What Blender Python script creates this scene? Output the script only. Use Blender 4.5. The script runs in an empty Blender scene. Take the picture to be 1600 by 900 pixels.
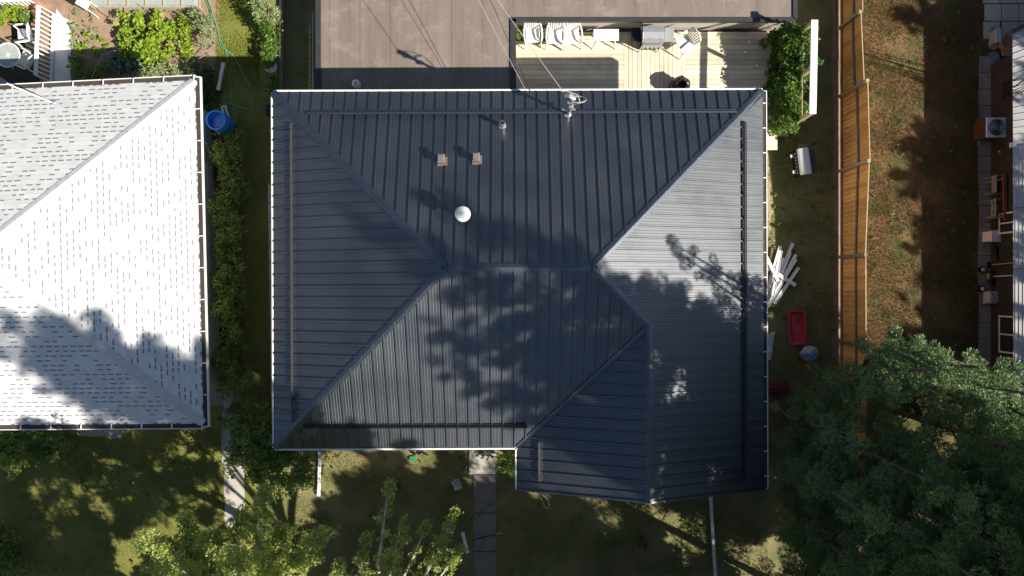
import bpy, math, random
import numpy as np
from mathutils import Vector, Matrix
random.seed(7); rng = np.random.default_rng(11)
C = bpy.data.collections.new('scene'); bpy.context.scene.collection.children.link(C)
scn = bpy.context.scene
# ------------------------------------------------------------------ camera
CAMH, FPX = 25.1, 1230.0
cd = bpy.data.cameras.new('camera'); cam = bpy.data.objects.new('camera', cd); C.objects.link(cam)
cd.sensor_width = 36; cd.lens = 36*FPX/1600; cd.clip_end = 2000; cam.location = (0, 0, CAMH); scn.camera = cam
# ------------------------------------------------------------------ light
SUN = Vector((1.12, -.55, 1.0)).normalized()            # towards the sun
el = math.asin(SUN.z)
w = bpy.data.worlds.new('World'); scn.world = w; w.use_nodes = True
nt = w.node_tree; bg = nt.nodes['Background']; sky = nt.nodes.new('ShaderNodeTexSky')
sky.sky_type = 'NISHITA'; sky.sun_disc = False; sky.sun_elevation = el
sky.sun_rotation = math.atan2(SUN.x, SUN.y); sky.altitude = 600; sky.air_density = 1.0; sky.dust_density = .6
nt.links.new(sky.outputs[0], bg.inputs[0]); bg.inputs[1].default_value = 0.057
sl = bpy.data.lights.new('sun', 'SUN'); sl.energy = 5.0; sl.angle = math.radians(.55); sl.color = (1, .94, .84)
so = bpy.data.objects.new('sun', sl); C.objects.link(so); so.location = SUN*60
so.rotation_euler = (-SUN).to_track_quat('-Z', 'Y').to_euler()
scn.view_settings.view_transform = 'Standard'; scn.view_settings.look = 'None'
scn.view_settings.exposure = 0.8; scn.view_settings.gamma = 1
scn.cycles.max_bounces = 6; scn.cycles.transparent_max_bounces = 8

# ------------------------------------------------------------------ helpers
def P(px, py, z=0.0):
    s = (CAMH-z)/FPX
    return Vector(((px-800)*s, (450-py)*s, z))

XF = {}
def props(o, label=None, cat=None, group=None, kind=None):
    if label: o['label'] = label
    if cat: o['category'] = cat
    if group: o['group'] = group
    if kind: o['kind'] = kind
    return o
def thing(name, label, cat, loc=(0, 0, 0), rotz=0, group=None):
    o = bpy.data.objects.new(name, None); C.objects.link(o); o.empty_display_size = .2
    o.location = loc; o.rotation_euler = (0, 0, rotz)
    XF[o.name] = Matrix.Translation(Vector(loc)) @ Matrix.Rotation(rotz, 4, 'Z')
    return props(o, label, cat, group)
def link(name, me, m, parent):
    o = bpy.data.objects.new(name, me); C.objects.link(o)
    if m: me.materials.append(m)
    if parent:
        o.parent = parent; XF[o.name] = XF.get(parent.name, Matrix())
    return o

class MB:
    def __init__(s): s.v = []; s.f = []; s.uv = None
    def add(s, vs, fs):
        n = len(s.v); s.v += [tuple(v) for v in vs]; s.f += [tuple(i+n for i in f) for f in fs]; return s
    def box(s, c, size, rz=0, rx=0, ry=0, taper=1):
        x, y, z = [a/2 for a in size]
        R = Matrix.Rotation(rz, 3, 'Z') @ Matrix.Rotation(ry, 3, 'Y') @ Matrix.Rotation(rx, 3, 'X')
        vs = [Vector(c)+R @ Vector((a*x*(taper if d > 0 else 1), b*y*(taper if d > 0 else 1), d*z)) for d in (-1, 1) for a, b in ((-1, -1), (1, -1), (1, 1), (-1, 1))]
        return s.add(vs, [(3, 2, 1, 0), (4, 5, 6, 7), (0, 1, 5, 4), (1, 2, 6, 5), (2, 3, 7, 6), (3, 0, 4, 7)])
    def bar(s, a, b, wd, h, up=(0, 0, 1)):
        a, b = Vector(a), Vector(b); d = (b-a).normalized(); u = Vector(up)
        if abs(d.dot(u)) > .98: u = Vector((0, 1, 0))
        r = d.cross(u).normalized(); u = r.cross(d).normalized()
        vs = [p+r*i*wd/2+u*j*h/2 for p in (a, b) for i, j in ((-1, -1), (1, -1), (1, 1), (-1, 1))]
        return s.add(vs, [(0, 1, 2, 3), (7, 6, 5, 4), (4, 5, 1, 0), (5, 6, 2, 1), (6, 7, 3, 2), (7, 4, 0, 3)])
    def tube(s, pts, r, n=6):
        pts = [Vector(p) for p in pts]; rs = r if isinstance(r, (list, tuple)) else [r]*len(pts); rings = []
        for i, p in enumerate(pts):
            d = (pts[min(i+1, len(pts)-1)]-pts[max(i-1, 0)]).normalized()
            u = Vector((0, 0, 1)) if abs(d.z) < .9 else Vector((1, 0, 0))
            a = d.cross(u).normalized(); b = a.cross(d).normalized()
            rings += [p+(a*math.cos(t)+b*math.sin(t))*rs[i] for t in [2*math.pi*k/n for k in range(n)]]
        fs = [(i*n+k, i*n+(k+1) % n, (i+1)*n+(k+1) % n, (i+1)*n+k) for i in range(len(pts)-1) for k in range(n)]
        fs += [tuple(range(n))[::-1], tuple(range((len(pts)-1)*n, len(pts)*n))]
        return s.add(rings, fs)
    def lathe(s, c, prof, n=20, sx=1, sy=1):
        c = Vector(c); vs = []
        for r, z in prof: vs += [c+Vector((r*sx*math.cos(2*math.pi*k/n), r*sy*math.sin(2*math.pi*k/n), z)) for k in range(n)]
        fs = [(i*n+k, i*n+(k+1) % n, (i+1)*n+(k+1) % n, (i+1)*n+k) for i in range(len(prof)-1) for k in range(n)]
        if prof[0][0] > .001: fs.append(tuple(range(n))[::-1])
        if prof[-1][0] > .001: fs.append(tuple(range((len(prof)-1)*n, len(prof)*n)))
        return s.add(vs, fs)
    def prism(s, poly, z0, z1):
        n = len(poly); vs = [(p[0], p[1], z0) for p in poly]+[(p[0], p[1], z1) for p in poly]
        return s.add(vs, [tuple(range(n))[::-1], tuple(range(n, 2*n))]+[(i, (i+1) % n, (i+1) % n+n, i+n) for i in range(n)])
    def build(s, name, m, parent=None, label=None, bevel=0, smooth=False, cat=None, group=None, kind=None):
        me = bpy.data.meshes.new(name)
        vs = s.v
        if parent is not None:
            inv = XF.get(parent.name, Matrix()).inverted(); vs = [tuple(inv @ Vector(v)) for v in vs]
        me.from_pydata(vs, [], s.f); me.update()
        if s.uv:
            l = me.uv_layers.new(name='uv')
            for p in me.polygons:
                for li in p.loop_indices: l.data[li].uv = s.uv[me.loops[li].vertex_index]
        if smooth:
            for p in me.polygons: p.use_smooth = True
        o = link(name, me, m, parent)
        if bevel:
            b = o.modifiers.new('bevel', 'BEVEL'); b.width = bevel; b.segments = 2; b.limit_method = 'ANGLE'
        return props(o, label, cat, group, kind)

def dup(root, loc, rotz, label, nm=None):
    r = root.copy(); C.objects.link(r); r.location = loc; r.rotation_euler = (0, 0, rotz); r['label'] = label
    for ch in [c for c in root.children]:
        c = ch.copy(); C.objects.link(c); c.parent = r
        for g in ch.children:
            d = g.copy(); C.objects.link(d); d.parent = c
    return r

# ------------------------------------------------------------------ materials
def mat(name, col, rough=.7, col2=None, scale=3., detail=4, bump=0., bscale=None, metal=0., spec=.5, stretch=None,
        island=0., wear=None, aniso=None):
    m = bpy.data.materials.new(name); m.use_nodes = True; n = m.node_tree.nodes; L = m.node_tree.links
    b = n['Principled BSDF']; b.inputs['Roughness'].default_value = rough; b.inputs['Metallic'].default_value = metal
    b.inputs['Specular IOR Level'].default_value = spec; b.inputs['Base Color'].default_value = (*col, 1)
    tc = n.new('ShaderNodeTexCoord'); mp = n.new('ShaderNodeMapping'); L.new(tc.outputs['Object'], mp.inputs[0])
    if stretch: mp.inputs['Scale'].default_value = stretch
    cur = None
    if col2:
        no = n.new('ShaderNodeTexNoise'); no.inputs['Scale'].default_value = scale; no.inputs['Detail'].default_value = detail
        no.inputs['Roughness'].default_value = .65; L.new(mp.outputs[0], no.inputs[0])
        cr = n.new('ShaderNodeValToRGB'); cr.color_ramp.elements[0].position = .32; cr.color_ramp.elements[1].position = .68
        cr.color_ramp.elements[0].color = (*col, 1); cr.color_ramp.elements[1].color = (*col2, 1)
        L.new(no.outputs[0], cr.inputs[0]); cur = cr.outputs[0]
    if island:
        g = n.new('ShaderNodeNewGeometry'); mr = n.new('ShaderNodeMapRange'); mr.inputs[3].default_value = 1-island; mr.inputs[4].default_value = 1+island
        L.new(g.outputs['Random Per Island'], mr.inputs[0])
        mx = n.new('ShaderNodeMix'); mx.data_type = 'RGBA'; mx.blend_type = 'MULTIPLY'; mx.inputs[0].default_value = 1
        mx.inputs[6].default_value = (*col, 1)
        if cur: L.new(cur, mx.inputs[6])
        L.new(mr.outputs[0], mx.inputs[7]); cur = mx.outputs[2]
    if wear:                                            # (colour, scale, threshold, amount): dust and stain specks
        no = n.new('ShaderNodeTexNoise'); no.inputs['Scale'].default_value = wear[1]; no.inputs['Detail'].default_value = 8
        no.inputs['Roughness'].default_value = .7; L.new(tc.outputs['Object'], no.inputs[0])
        mr = n.new('ShaderNodeMapRange'); mr.inputs[1].default_value = wear[2]; mr.inputs[2].default_value = wear[2]+.12; mr.inputs[4].default_value = wear[3]
        L.new(no.outputs[0], mr.inputs[0])
        mx = n.new('ShaderNodeMix'); mx.data_type = 'RGBA'; mx.inputs[6].default_value = (*col, 1); mx.inputs[7].default_value = (*wear[0], 1)
        L.new(mr.outputs[0], mx.inputs[0])
        if cur: L.new(cur, mx.inputs[6])
        cur = mx.outputs[2]
    if cur: L.new(cur, b.inputs['Base Color'])
    if bump:
        no = n.new('ShaderNodeTexNoise'); no.inputs['Scale'].default_value = bscale or scale*5; no.inputs['Detail'].default_value = 5
        L.new(mp.outputs[0], no.inputs[0]); bp = n.new('ShaderNodeBump'); bp.inputs['Strength'].default_value = bump; bp.inputs['Distance'].default_value = .02
        L.new(no.outputs[0], bp.inputs['Height']); L.new(bp.outputs[0], b.inputs['Normal'])
    return m

def leafmat(name, c1, c2, rough=.5, trans=.35, spec=.4):
    m = bpy.data.materials.new(name); m.use_nodes = True; n = m.node_tree.nodes; L = m.node_tree.links
    b = n['Principled BSDF']; b.inputs['Roughness'].default_value = rough; b.inputs['Specular IOR Level'].default_value = spec
    g = n.new('ShaderNodeNewGeometry'); mx = n.new('ShaderNodeMix'); mx.data_type = 'RGBA'
    mx.inputs[6].default_value = (*c1, 1); mx.inputs[7].default_value = (*c2, 1); L.new(g.outputs['Random Per Island'], mx.inputs[0])
    L.new(mx.outputs[2], b.inputs['Base Color'])
    t = n.new('ShaderNodeBsdfTranslucent'); L.new(mx.outputs[2], t.inputs[0]); ms = n.new('ShaderNodeMixShader'); ms.inputs[0].default_value = trans
    L.new(b.outputs[0], ms.inputs[1]); L.new(t.outputs[0], ms.inputs[2]); L.new(ms.outputs[0], n['Material Output'].inputs[0])
    return m

M = {}
M['metal'] = mat('dark_painted_metal', (.004, .006, .013), .46, (.011, .011, .015), 1.2, bump=.22, bscale=2.0, spec=1.,
                 wear=((.15, .13, .115), 4.5, .64, .26))
M['metaltrim'] = mat('dark_metal_trim', (.006, .010, .020), .42, bump=.08, bscale=3, spec=1.)
for k_ in ('metal', 'metaltrim'): M[k_].node_tree.nodes['Principled BSDF'].inputs['IOR'].default_value = 1.79; M[k_].node_tree.nodes['Principled BSDF'].inputs['Specular Tint'].default_value = (.93, .965, 1, 1)
M['siding'] = mat('shade_toned_siding', (.030, .028, .027), .8, (.020, .018, .018), 4); M['gravel'] = mat('grey_gravel', (.06, .06, .058), .95, (.10, .095, .09), 9, bump=.8, bscale=40)  # siding colour darkened to stand for the deep shade on the neighbour's wall
M['redbrown'] = mat('red_brown_paint', (.36, .10, .045), .7, (.26, .07, .035), 5, bump=.2); M['darkred'] = mat('dark_red_cloth', (.16, .018, .022), .8, (.11, .012, .016), 6)
M['rail'] = mat('snow_rail_metal', (.10, .10, .10), .4, metal=.5)
M['white'] = mat('white_paint', (.78, .78, .76), .4, (.68, .68, .66), 6)
M['whiteplastic'] = mat('white_plastic', (.80, .80, .79), .35, (.74, .73, .70), 9)
M['stucco'] = mat('stucco', (.62, .60, .55), .9, (.54, .52, .48), 3, bump=.3, bscale=60)
M['trough'] = mat('gutter_dirt', (.035, .028, .022), .8, (.07, .05, .035), 12)
M['galv'] = mat('galvanised', (.55, .56, .58), .35, (.42, .43, .45), 8, metal=.7)
M['flat'] = mat('brown_roofing', (.165, .130, .105), .62, (.225, .182, .150), 1.0, bump=.1, stretch=(2.6, .25, 1), wear=((.29, .24, .20), 1.6, .52, .55))
M['flatedge'] = mat('dark_flashing', (.035, .032, .034), .45, (.05, .045, .045), 4)
M['deck'] = mat('weathered_deck', (.76, .66, .48), .8, (.60, .53, .41), 3, bump=.25, bscale=30, stretch=(1, 1, 1), island=.18)
M['cedar'] = mat('cedar_boards', (.82, .42, .12), .75, (.68, .30, .08), 5, bump=.2, stretch=(1, 1, .4), island=.22)
M['cedarrail'] = mat('grey_rail_wood', (.27, .21, .16), .85, (.18, .14, .11), 6, bump=.2)
M['wood'] = mat('pale_wood', (.50, .38, .22), .8, (.38, .28, .17), 8, bump=.2)
M['conc'] = mat('concrete', (.34, .32, .30), .9, (.24, .22, .20), 2.5, bump=.2, bscale=40, island=.1, wear=((.12, .11, .09), 3, .60, .6))
M['path'] = mat('path_concrete', (.24, .21, .195), .9, (.18, .155, .145), 3, bump=.25, bscale=50, wear=((.30, .26, .22), 4, .62, .5))
M['slab'] = mat('pale_slab', (.48, .44, .38), .85, (.38, .35, .31), 2, bump=.2, bscale=40, island=.12)
M['soil'] = mat('garden_soil', (.36, .25, .17), .95, (.25, .165, .11), 3, bump=.8, bscale=25, wear=((.12, .14, .03), 7, .60, .8))
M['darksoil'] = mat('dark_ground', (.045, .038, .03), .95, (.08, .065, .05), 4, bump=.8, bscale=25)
M['sand'] = mat('sandy_soil', (.46, .37, .22), .95, (.30, .24, .14), 8, bump=.6, bscale=30)
M['black'] = mat('black_plastic', (.012, .012, .013), .35)
M['blackcloth'] = mat('black_bag_plastic', (.012, .012, .014), .25, bump=.8, bscale=14)
M['steel'] = mat('brushed_steel', (.62, .62, .62), .3, (.5, .5, .52), 9, metal=.6)
M['greyplastic'] = mat('grey_plastic', (.30, .30, .31), .4)
M['blue'] = mat('blue_plastic', (.03, .24, .80), .32, (.03, .19, .66), 6)
M['red'] = mat('red_plastic', (.60, .035, .065), .4, (.50, .03, .05), 5)
M['yellow'] = mat('yellow_fibreglass', (.62, .46, .05), .5, (.50, .40, .10), 5)
M['orange'] = mat('orange_plastic', (.8, .16, .02), .5)
M['green'] = mat('green_hose', (.10, .34, .20), .4)
M['greenplastic'] = mat('green_plastic', (.03, .22, .10), .5)
M['wire'] = mat('pale_cable', (.42, .39, .35), .6)
M['blackwire'] = mat('black_cable', (.02, .02, .02), .5)
M['terra'] = mat('terracotta', (.46, .22, .13), .8, (.36, .17, .10), 8)
M['brownmetal'] = mat('brown_panel', (.085, .045, .035), .45, (.06, .035, .028), 5)
M['straw'] = mat('straw', (.62, .40, .17), .9, (.45, .25, .10), 30, bump=.6, bscale=60)
M['bark'] = mat('bark', (.13, .095, .07), .9, (.07, .05, .04), 8, bump=.8, bscale=20)
M['palebark'] = mat('pale_bark', (.55, .50, .42), .8, (.36, .32, .26), 7, bump=.3)
M['shadefabric'] = mat('grey_cloth', (.42, .43, .46), .9, (.34, .35, .38), 7, bump=.5, bscale=20)
M['nbroof'] = mat('pale_grey_metal', (.46, .45, .44), .5, (.40, .395, .39), 1.5, bump=.05)
M['paver'] = mat('bluegrey_paver', (.20, .24, .30), .85, (.16, .18, .22), 4, bump=.2)
M['pink'] = mat('pinkish_stone', (.30, .24, .22), .9, (.22, .18, .17), 5, bump=.3)
gm = bpy.data.materials.new('dull_glass'); gm.use_nodes = True
_b = gm.node_tree.nodes['Principled BSDF']; _b.inputs['Base Color'].default_value = (.55, .62, .58, 1); _b.inputs['Roughness'].default_value = .12
_b.inputs['Alpha'].default_value = .45; M['glass'] = gm
wm = bpy.data.materials.new('window_glass'); wm.use_nodes = True
_b = wm.node_tree.nodes['Principled BSDF']; _b.inputs['Base Color'].default_value = (.03, .035, .04, 1); _b.inputs['Roughness'].default_value = .05; M['pane'] = wm

M['brownv'] = mat('weathered_vent', (.20, .175, .155), .5, (.12, .10, .09), 9)
M['bluebin'] = mat('pale_blue_plastic', (.42, .50, .62), .5, (.36, .44, .56), 5)
n_ = M['metal'].node_tree.nodes; L_m = M['metal'].node_tree.links            # uneven sheen of the painted sheets
no_ = n_.new('ShaderNodeTexNoise'); no_.inputs['Scale'].default_value = .9; no_.inputs['Detail'].default_value = 6; mr_ = n_.new('ShaderNodeMapRange')
mr_.inputs[1].default_value = .3; mr_.inputs[2].default_value = .7; mr_.inputs[3].default_value = .40; mr_.inputs[4].default_value = .53
tc_ = n_.new('ShaderNodeTexCoord'); L_m.new(tc_.outputs['Object'], no_.inputs[0]); L_m.new(no_.outputs[0], mr_.inputs[0]); L_m.new(mr_.outputs[0], n_['Principled BSDF'].inputs['Roughness'])
# leaves
M['l_spruce'] = leafmat('spruce_needles', (.085, .17, .075), (.24, .31, .09), .55, .22)
M['l_aspen'] = leafmat('aspen_leaves', (.30, .38, .08), (.50, .54, .17), .5, .45)
M['l_shrub'] = leafmat('shrub_leaves', (.12, .20, .045), (.25, .33, .08), .45, .35)
M['l_hedge'] = leafmat('hedge_leaves', (.11, .19, .04), (.26, .33, .07), .45, .3)
M['l_vine'] = leafmat('vine_leaves', (.07, .15, .02), (.16, .27, .04), .4, .35)
M['l_lettuce'] = leafmat('lettuce_leaves', (.24, .36, .03), (.40, .50, .06), .5, .4)
M['l_pale'] = leafmat('pale_leaves', (.20, .27, .10), (.36, .42, .20), .6, .3)
M['l_cabbage'] = leafmat('bluegreen_leaves', (.10, .18, .11), (.20, .29, .19), .55, .25)
M['l_dark'] = leafmat('dark_leaves', (.03, .065, .015), (.06, .11, .025), .5, .25)
M['blade'] = leafmat('grass_blades', (.19, .21, .075), (.40, .34, .15), .6, .3)
M['bladedry'] = leafmat('dry_grass_blades', (.13, .095, .035), (.22, .14, .06), .7, .25)
M['bladegreen'] = leafmat('fresh_grass_blades', (.20, .26, .035), (.34, .36, .07), .6, .3)

# grass ground: three colour families, patchy; drier to the right of the fence
def ground_mat():
    m = bpy.data.materials.new('lawn'); m.use_nodes = True; n = m.node_tree.nodes; L = m.node_tree.links
    b = n['Principled BSDF']; b.inputs['Roughness'].default_value = .95; b.inputs['Specular IOR Level'].default_value = .15
    tc = n.new('ShaderNodeTexCoord')
    def noise(s, d=5, r=.6):
        x = n.new('ShaderNodeTexNoise'); x.inputs['Scale'].default_value = s; x.inputs['Detail'].default_value = d; x.inputs['Roughness'].default_value = r
        L.new(tc.outputs['Object'], x.inputs[0]); return x.outputs[0]
    def ramp(f, a, bb, c1, c2):
        r = n.new('ShaderNodeValToRGB'); r.color_ramp.elements[0].position = a; r.color_ramp.elements[1].position = bb
        r.color_ramp.elements[0].color = (*c1, 1); r.color_ramp.elements[1].color = (*c2, 1); L.new(f, r.inputs[0]); return r.outputs[0]
    def mix(f, a, c):
        x = n.new('ShaderNodeMix'); x.data_type = 'RGBA'; L.new(f, x.inputs[0]); L.new(a, x.inputs[6]); L.new(c, x.inputs[7]); return x.outputs[2]
    green = ramp(noise(1.2), .35, .7, (.18, .195, .085), (.34, .29, .16))
    dry = ramp(noise(1.5, 6, .7), .40, .60, (.085, .10, .042), (.235, .145, .082))
    fresh = ramp(noise(2), .3, .7, (.17, .22, .05), (.29, .26, .08))
    sx = n.new('ShaderNodeSeparateXYZ'); L.new(tc.outputs['Object'], sx.inputs[0])
    def step(o, a, c):
        r = n.new('ShaderNodeMapRange'); r.inputs[1].default_value = a; r.inputs[2].default_value = c; L.new(o, r.inputs[0]); return r.outputs[0]
    c = mix(step(sx.outputs[0], 10.2, 10.7), green, dry)
    c = mix(step(sx.outputs[0], -6.8, -8.2), c, fresh)
    fine = ramp(noise(45, 4, .8), .3, .75, (.55, .55, .55), (1.5, 1.45, 1.3))
    x = n.new('ShaderNodeMix'); x.data_type = 'RGBA'; x.blend_type = 'MULTIPLY'; x.inputs[0].default_value = 1; L.new(c, x.inputs[6]); L.new(fine, x.inputs[7])
    L.new(x.outputs[2], b.inputs['Base Color'])
    bp = n.new('ShaderNodeBump'); bp.inputs['Strength'].default_value = .9; bp.inputs['Distance'].default_value = .05; L.new(noise(38, 6, .75), bp.inputs['Height']); L.new(bp.outputs[0], b.inputs['Normal'])
    return m
M['lawn'] = ground_mat()

# shingles: UV in metres, rows of .145 m with random darker tabs along the butt edges
def shingle_mat():
    m = bpy.data.materials.new('white_shingles'); m.use_nodes = True; n = m.node_tree.nodes; L = m.node_tree.links
    b = n['Principled BSDF']; b.inputs['Roughness'].default_value = .9
    uv = n.new('ShaderNodeUVMap'); sp = n.new('ShaderNodeSeparateXYZ'); L.new(uv.outputs[0], sp.inputs[0])
    def ma(op, a, c=None, v=None):
        x = n.new('ShaderNodeMath'); x.operation = op
        for i, q in ((0, a), (1, c)):
            if q is None: continue
            if isinstance(q, (int, float)): x.inputs[i].default_value = q
            else: L.new(q, x.inputs[i])
        return x.outputs[0]
    row = ma('DIVIDE', sp.outputs[1], .145); rf = ma('FLOOR', row); fr = ma('FRACT', row)
    off = ma('FRACT', ma('MULTIPLY', ma('SINE', ma('MULTIPLY', rf, 12.9898)), 437.5)); 
    u = ma('ADD', ma('DIVIDE', sp.outputs[0], .21), ma('MULTIPLY', off, 5))
    uf = ma('FLOOR', u); ufr = ma('FRACT', u)
    cb = n.new('ShaderNodeCombineXYZ'); L.new(uf, cb.inputs[0]); L.new(rf, cb.inputs[1])
    wn = n.new('ShaderNodeTexWhiteNoise'); wn.noise_dimensions = '2D'; L.new(cb.outputs[0], wn.inputs[0])
    wn2 = n.new('ShaderNodeTexWhiteNoise'); wn2.noise_dimensions = '3D'; cb2 = n.new('ShaderNodeCombineXYZ'); L.new(uf, cb2.inputs[0]); L.new(rf, cb2.inputs[1]); cb2.inputs[2].default_value = 3.3
    L.new(cb2.outputs[0], wn2.inputs[0])
    edge = ma('LESS_THAN', fr, .27)
    has = ma('GREATER_THAN', wn.outputs[0], .36)
    wid = ma('LESS_THAN', ufr, ma('ADD', ma('MULTIPLY', wn2.outputs[0], .35), .5))
    dash = ma('MULTIPLY', ma('MULTIPLY', edge, has), wid)
    no = n.new('ShaderNodeTexNoise'); no.inputs['Scale'].default_value = 2.2; L.new(uv.outputs[0], no.inputs[0])
    base = n.new('ShaderNodeMix'); base.data_type = 'RGBA'; base.inputs[6].default_value = (.54, .54, .53, 1); base.inputs[7].default_value = (.70, .70, .69, 1)
    L.new(ma('ADD', ma('MULTIPLY', wn2.outputs[0], .5), ma('MULTIPLY', no.outputs[0], .5)), base.inputs[0])
    mx = n.new('ShaderNodeMix'); mx.data_type = 'RGBA'; mx.inputs[7].default_value = (.21, .21, .215, 1); L.new(dash, mx.inputs[0]); L.new(base.outputs[2], mx.inputs[6])
    L.new(mx.outputs[2], b.inputs['Base Color'])
    bp = n.new('ShaderNodeBump'); bp.inputs['Distance'].default_value = .006; bp.inputs['Strength'].default_value = .8; L.new(ma('SUBTRACT', 1, fr), bp.inputs['Height']); L.new(bp.outputs[0], b.inputs['Normal'])
    return m
M['shingle'] = shingle_mat()
M['cap'] = mat('white_cap_shingles', (.58, .58, .57), .9, (.48, .48, .47), 6)

# ------------------------------------------------------------------ foliage
def leafmesh(name, m, parent, pts, dirs, ln, wd, kind=None):
    """pts Nx3 world, dirs Nx3; one rhombus per leaf, folded a little"""
    N = len(pts); pts = np.asarray(pts, float); d = np.asarray(dirs, float); d /= np.linalg.norm(d, axis=1, keepdims=True)+1e-9
    ln = ln*rng.uniform(.65, 1.3, (N, 1)); wd = wd*rng.uniform(.7, 1.25, (N, 1))
    r = rng.normal(size=(N, 3)); r[:, 2] *= .35; s = np.cross(d, np.cross(r, d)); s /= np.linalg.norm(s, axis=1, keepdims=True)+1e-9
    V = np.empty((N, 4, 3)); V[:, 0] = pts-d*ln/2; V[:, 2] = pts+d*ln/2; V[:, 1] = pts+s*wd/2; V[:, 3] = pts-s*wd/2
    V = V.reshape(-1, 3)
    if parent is not None:
        mt = np.array(XF.get(parent.name, Matrix()).inverted()); V = V@mt[:3, :3].T+mt[:3, 3]
    me = bpy.data.meshes.new(name); me.vertices.add(4*N); me.vertices.foreach_set('co', V.ravel().astype(np.float32))
    me.loops.add(4*N); me.loops.foreach_set('vertex_index', np.arange(4*N, dtype=np.int32))
    me.polygons.add(N); me.polygons.foreach_set('loop_start', np.arange(0, 4*N, 4, dtype=np.int32)); me.polygons.foreach_set('loop_total', np.full(N, 4, dtype=np.int32))
    me.update(); me.validate()
    o = link(name, me, m, parent)
    return props(o, kind=kind)

def cloud(centers, radii, per, flat=.8, up=.5):
    """clumpy crown: small clusters round centres, leaves pointing out"""
    A = []; D = []
    for c, r, n in zip(centers, radii, per):
        q = rng.normal(size=(n, 3)); q /= np.linalg.norm(q, axis=1, keepdims=True); q *= (rng.uniform(0, 1, (n, 1))**.5)
        A.append(np.array(c)+q*np.array([r, r, r*flat])); dd = q+rng.normal(size=(n, 3))*.7; dd[:, 2] += up*.3; D.append(dd)
    return np.concatenate(A), np.concatenate(D)

def shrub(name, label, cat, blobs, m, leaf=(.09, .06), dens=1.0, group=None, stemmat='bark', base=None, cl=.16):
    """blobs: (x, y, z, r) ellipsoids in world; each is filled with small leaf clusters"""
    bx = base or (sum(b[0] for b in blobs)/len(blobs), sum(b[1] for b in blobs)/len(blobs))
    t = thing(name, label, cat, (bx[0], bx[1], 0), group=group)
    cs = []; rs = []; ns = []
    for x, y, z, r in blobs:
        k = max(6, int(26*(r/.5)**2*dens))
        q = rng.normal(size=(k, 3)); q /= np.linalg.norm(q, axis=1, keepdims=True); q *= rng.uniform(.45, 1.08, (k, 1)); q[:, 2] *= .75
        q[:, 2] = np.where(q[:, 2] < -.5, -q[:, 2]*.5, q[:, 2])
        for p in q:
            rr = cl*random.uniform(.6, 1.5); cs.append((x+p[0]*r, y+p[1]*r, max(.05, z+p[2]*r))); rs.append(rr); ns.append(max(6, int(34*(rr/.16)**2*random.uniform(.6, 1.2))))
    a, d = cloud(cs, rs, ns)
    leafmesh('foliage', m, t, a, d, *leaf)
    s = MB()
    for x, y, z, r in blobs:
        for k in range(3):
            an = random.uniform(0, 6.28)
            s.tube([(bx[0]*.3+x*.7+random.uniform(-.05, .05), bx[1]*.3+y*.7, 0), (x, y, z*.5), (x+r*.6*math.cos(an), y+r*.6*math.sin(an), z+r*.3)], [.025, .018, .008], 5)
    s.build('stem', M[stemmat], t)
    return t

def conifer(label, base, leaders, dens=1.0, group='spruce trees beside the dark-roofed house'):
    """leaders: (x, y, tip z, foot z, radius); real tufted branches round each leader"""
    t = thing('spruce_tree', label, 'tree', (base[0], base[1], 0), group=group)
    s = MB(); A = []; D = []
    for li, (x, y, zt, zb, R) in enumerate(leaders):
        foot = Vector((base[0], base[1], max(.0, zb-1.5) if li else 0)); tip = Vector((x, y, zt))
        mid = Vector((x*.85+base[0]*.15, y*.85+base[1]*.15, zb))
        s.tube([foot, mid, tip], [.17, .10, .015] if not li else [.1, .08, .015], 7)
        L = zt-zb; nb = int((3.7 if dens <= 1 else 5.2)*L); lob = [random.uniform(.6, 1.25) for _ in range(7)]
        for i in range(nb):
            h = (i+random.random())/nb; hh = h*L                      # distance below the tip
            az = i*2.399+random.uniform(-.5, .5); r = R*min(1, (.07+h)**.75)*random.uniform(.6, 1.05)*lob[int((az % 6.283)/6.284*7)]
            p0 = tip.lerp(mid, h)
            eld = .75-1.0*min(1, h*1.6)+random.uniform(-.12, .12)
            dv = Vector((math.cos(az)*math.cos(eld), math.sin(az)*math.cos(eld), math.sin(eld)))
            p1 = p0+dv*r*.6; p2 = p0+dv*r+Vector((0, 0, .10*r))
            if r > .5: s.tube([p0, p1, p2], [.022, .014, .005], 4)
            side = Vector((-dv.y, dv.x, 0)).normalized() if abs(dv.z) < .99 else Vector((1, 0, 0))
            nt_ = max(1, int(r/.19))
            for k in range(nt_):
                f = (k+1)/nt_
                if f < .3 and r > 1: continue
                sp = (1-f*.7)*.46*min(1, r)
                for q in ((0, 1, 2) if (sp > .15 and (dens > 1 or (k+i) % 3 == 0)) else (0,)):
                    c = p0.lerp(p2, f)+side*(0 if q == 0 else (sp*(1 if q == 1 else -1)*random.uniform(.7, 1.3)))+Vector((0, 0, random.uniform(-.05, .06)))
                    tr = random.uniform(.14, .24); n = int(4000*tr*tr*dens*random.uniform(.7, 1.2))
                    qq = rng.normal(size=(n, 3)); qq /= np.linalg.norm(qq, axis=1, keepdims=True); qq *= rng.uniform(.55, 1, (n, 1))
                    qq[:, 2] *= .8
                    A.append(np.array(c)+qq*tr); dd = qq*1.3+np.array(dv)*.35+rng.normal(size=(n, 3))*.3; D.append(dd)
    s.build('trunk', M['bark'], t)
    leafmesh('crown', M['l_spruce'], t, np.concatenate(A), np.concatenate(D), .078, .026)
    return t

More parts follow.
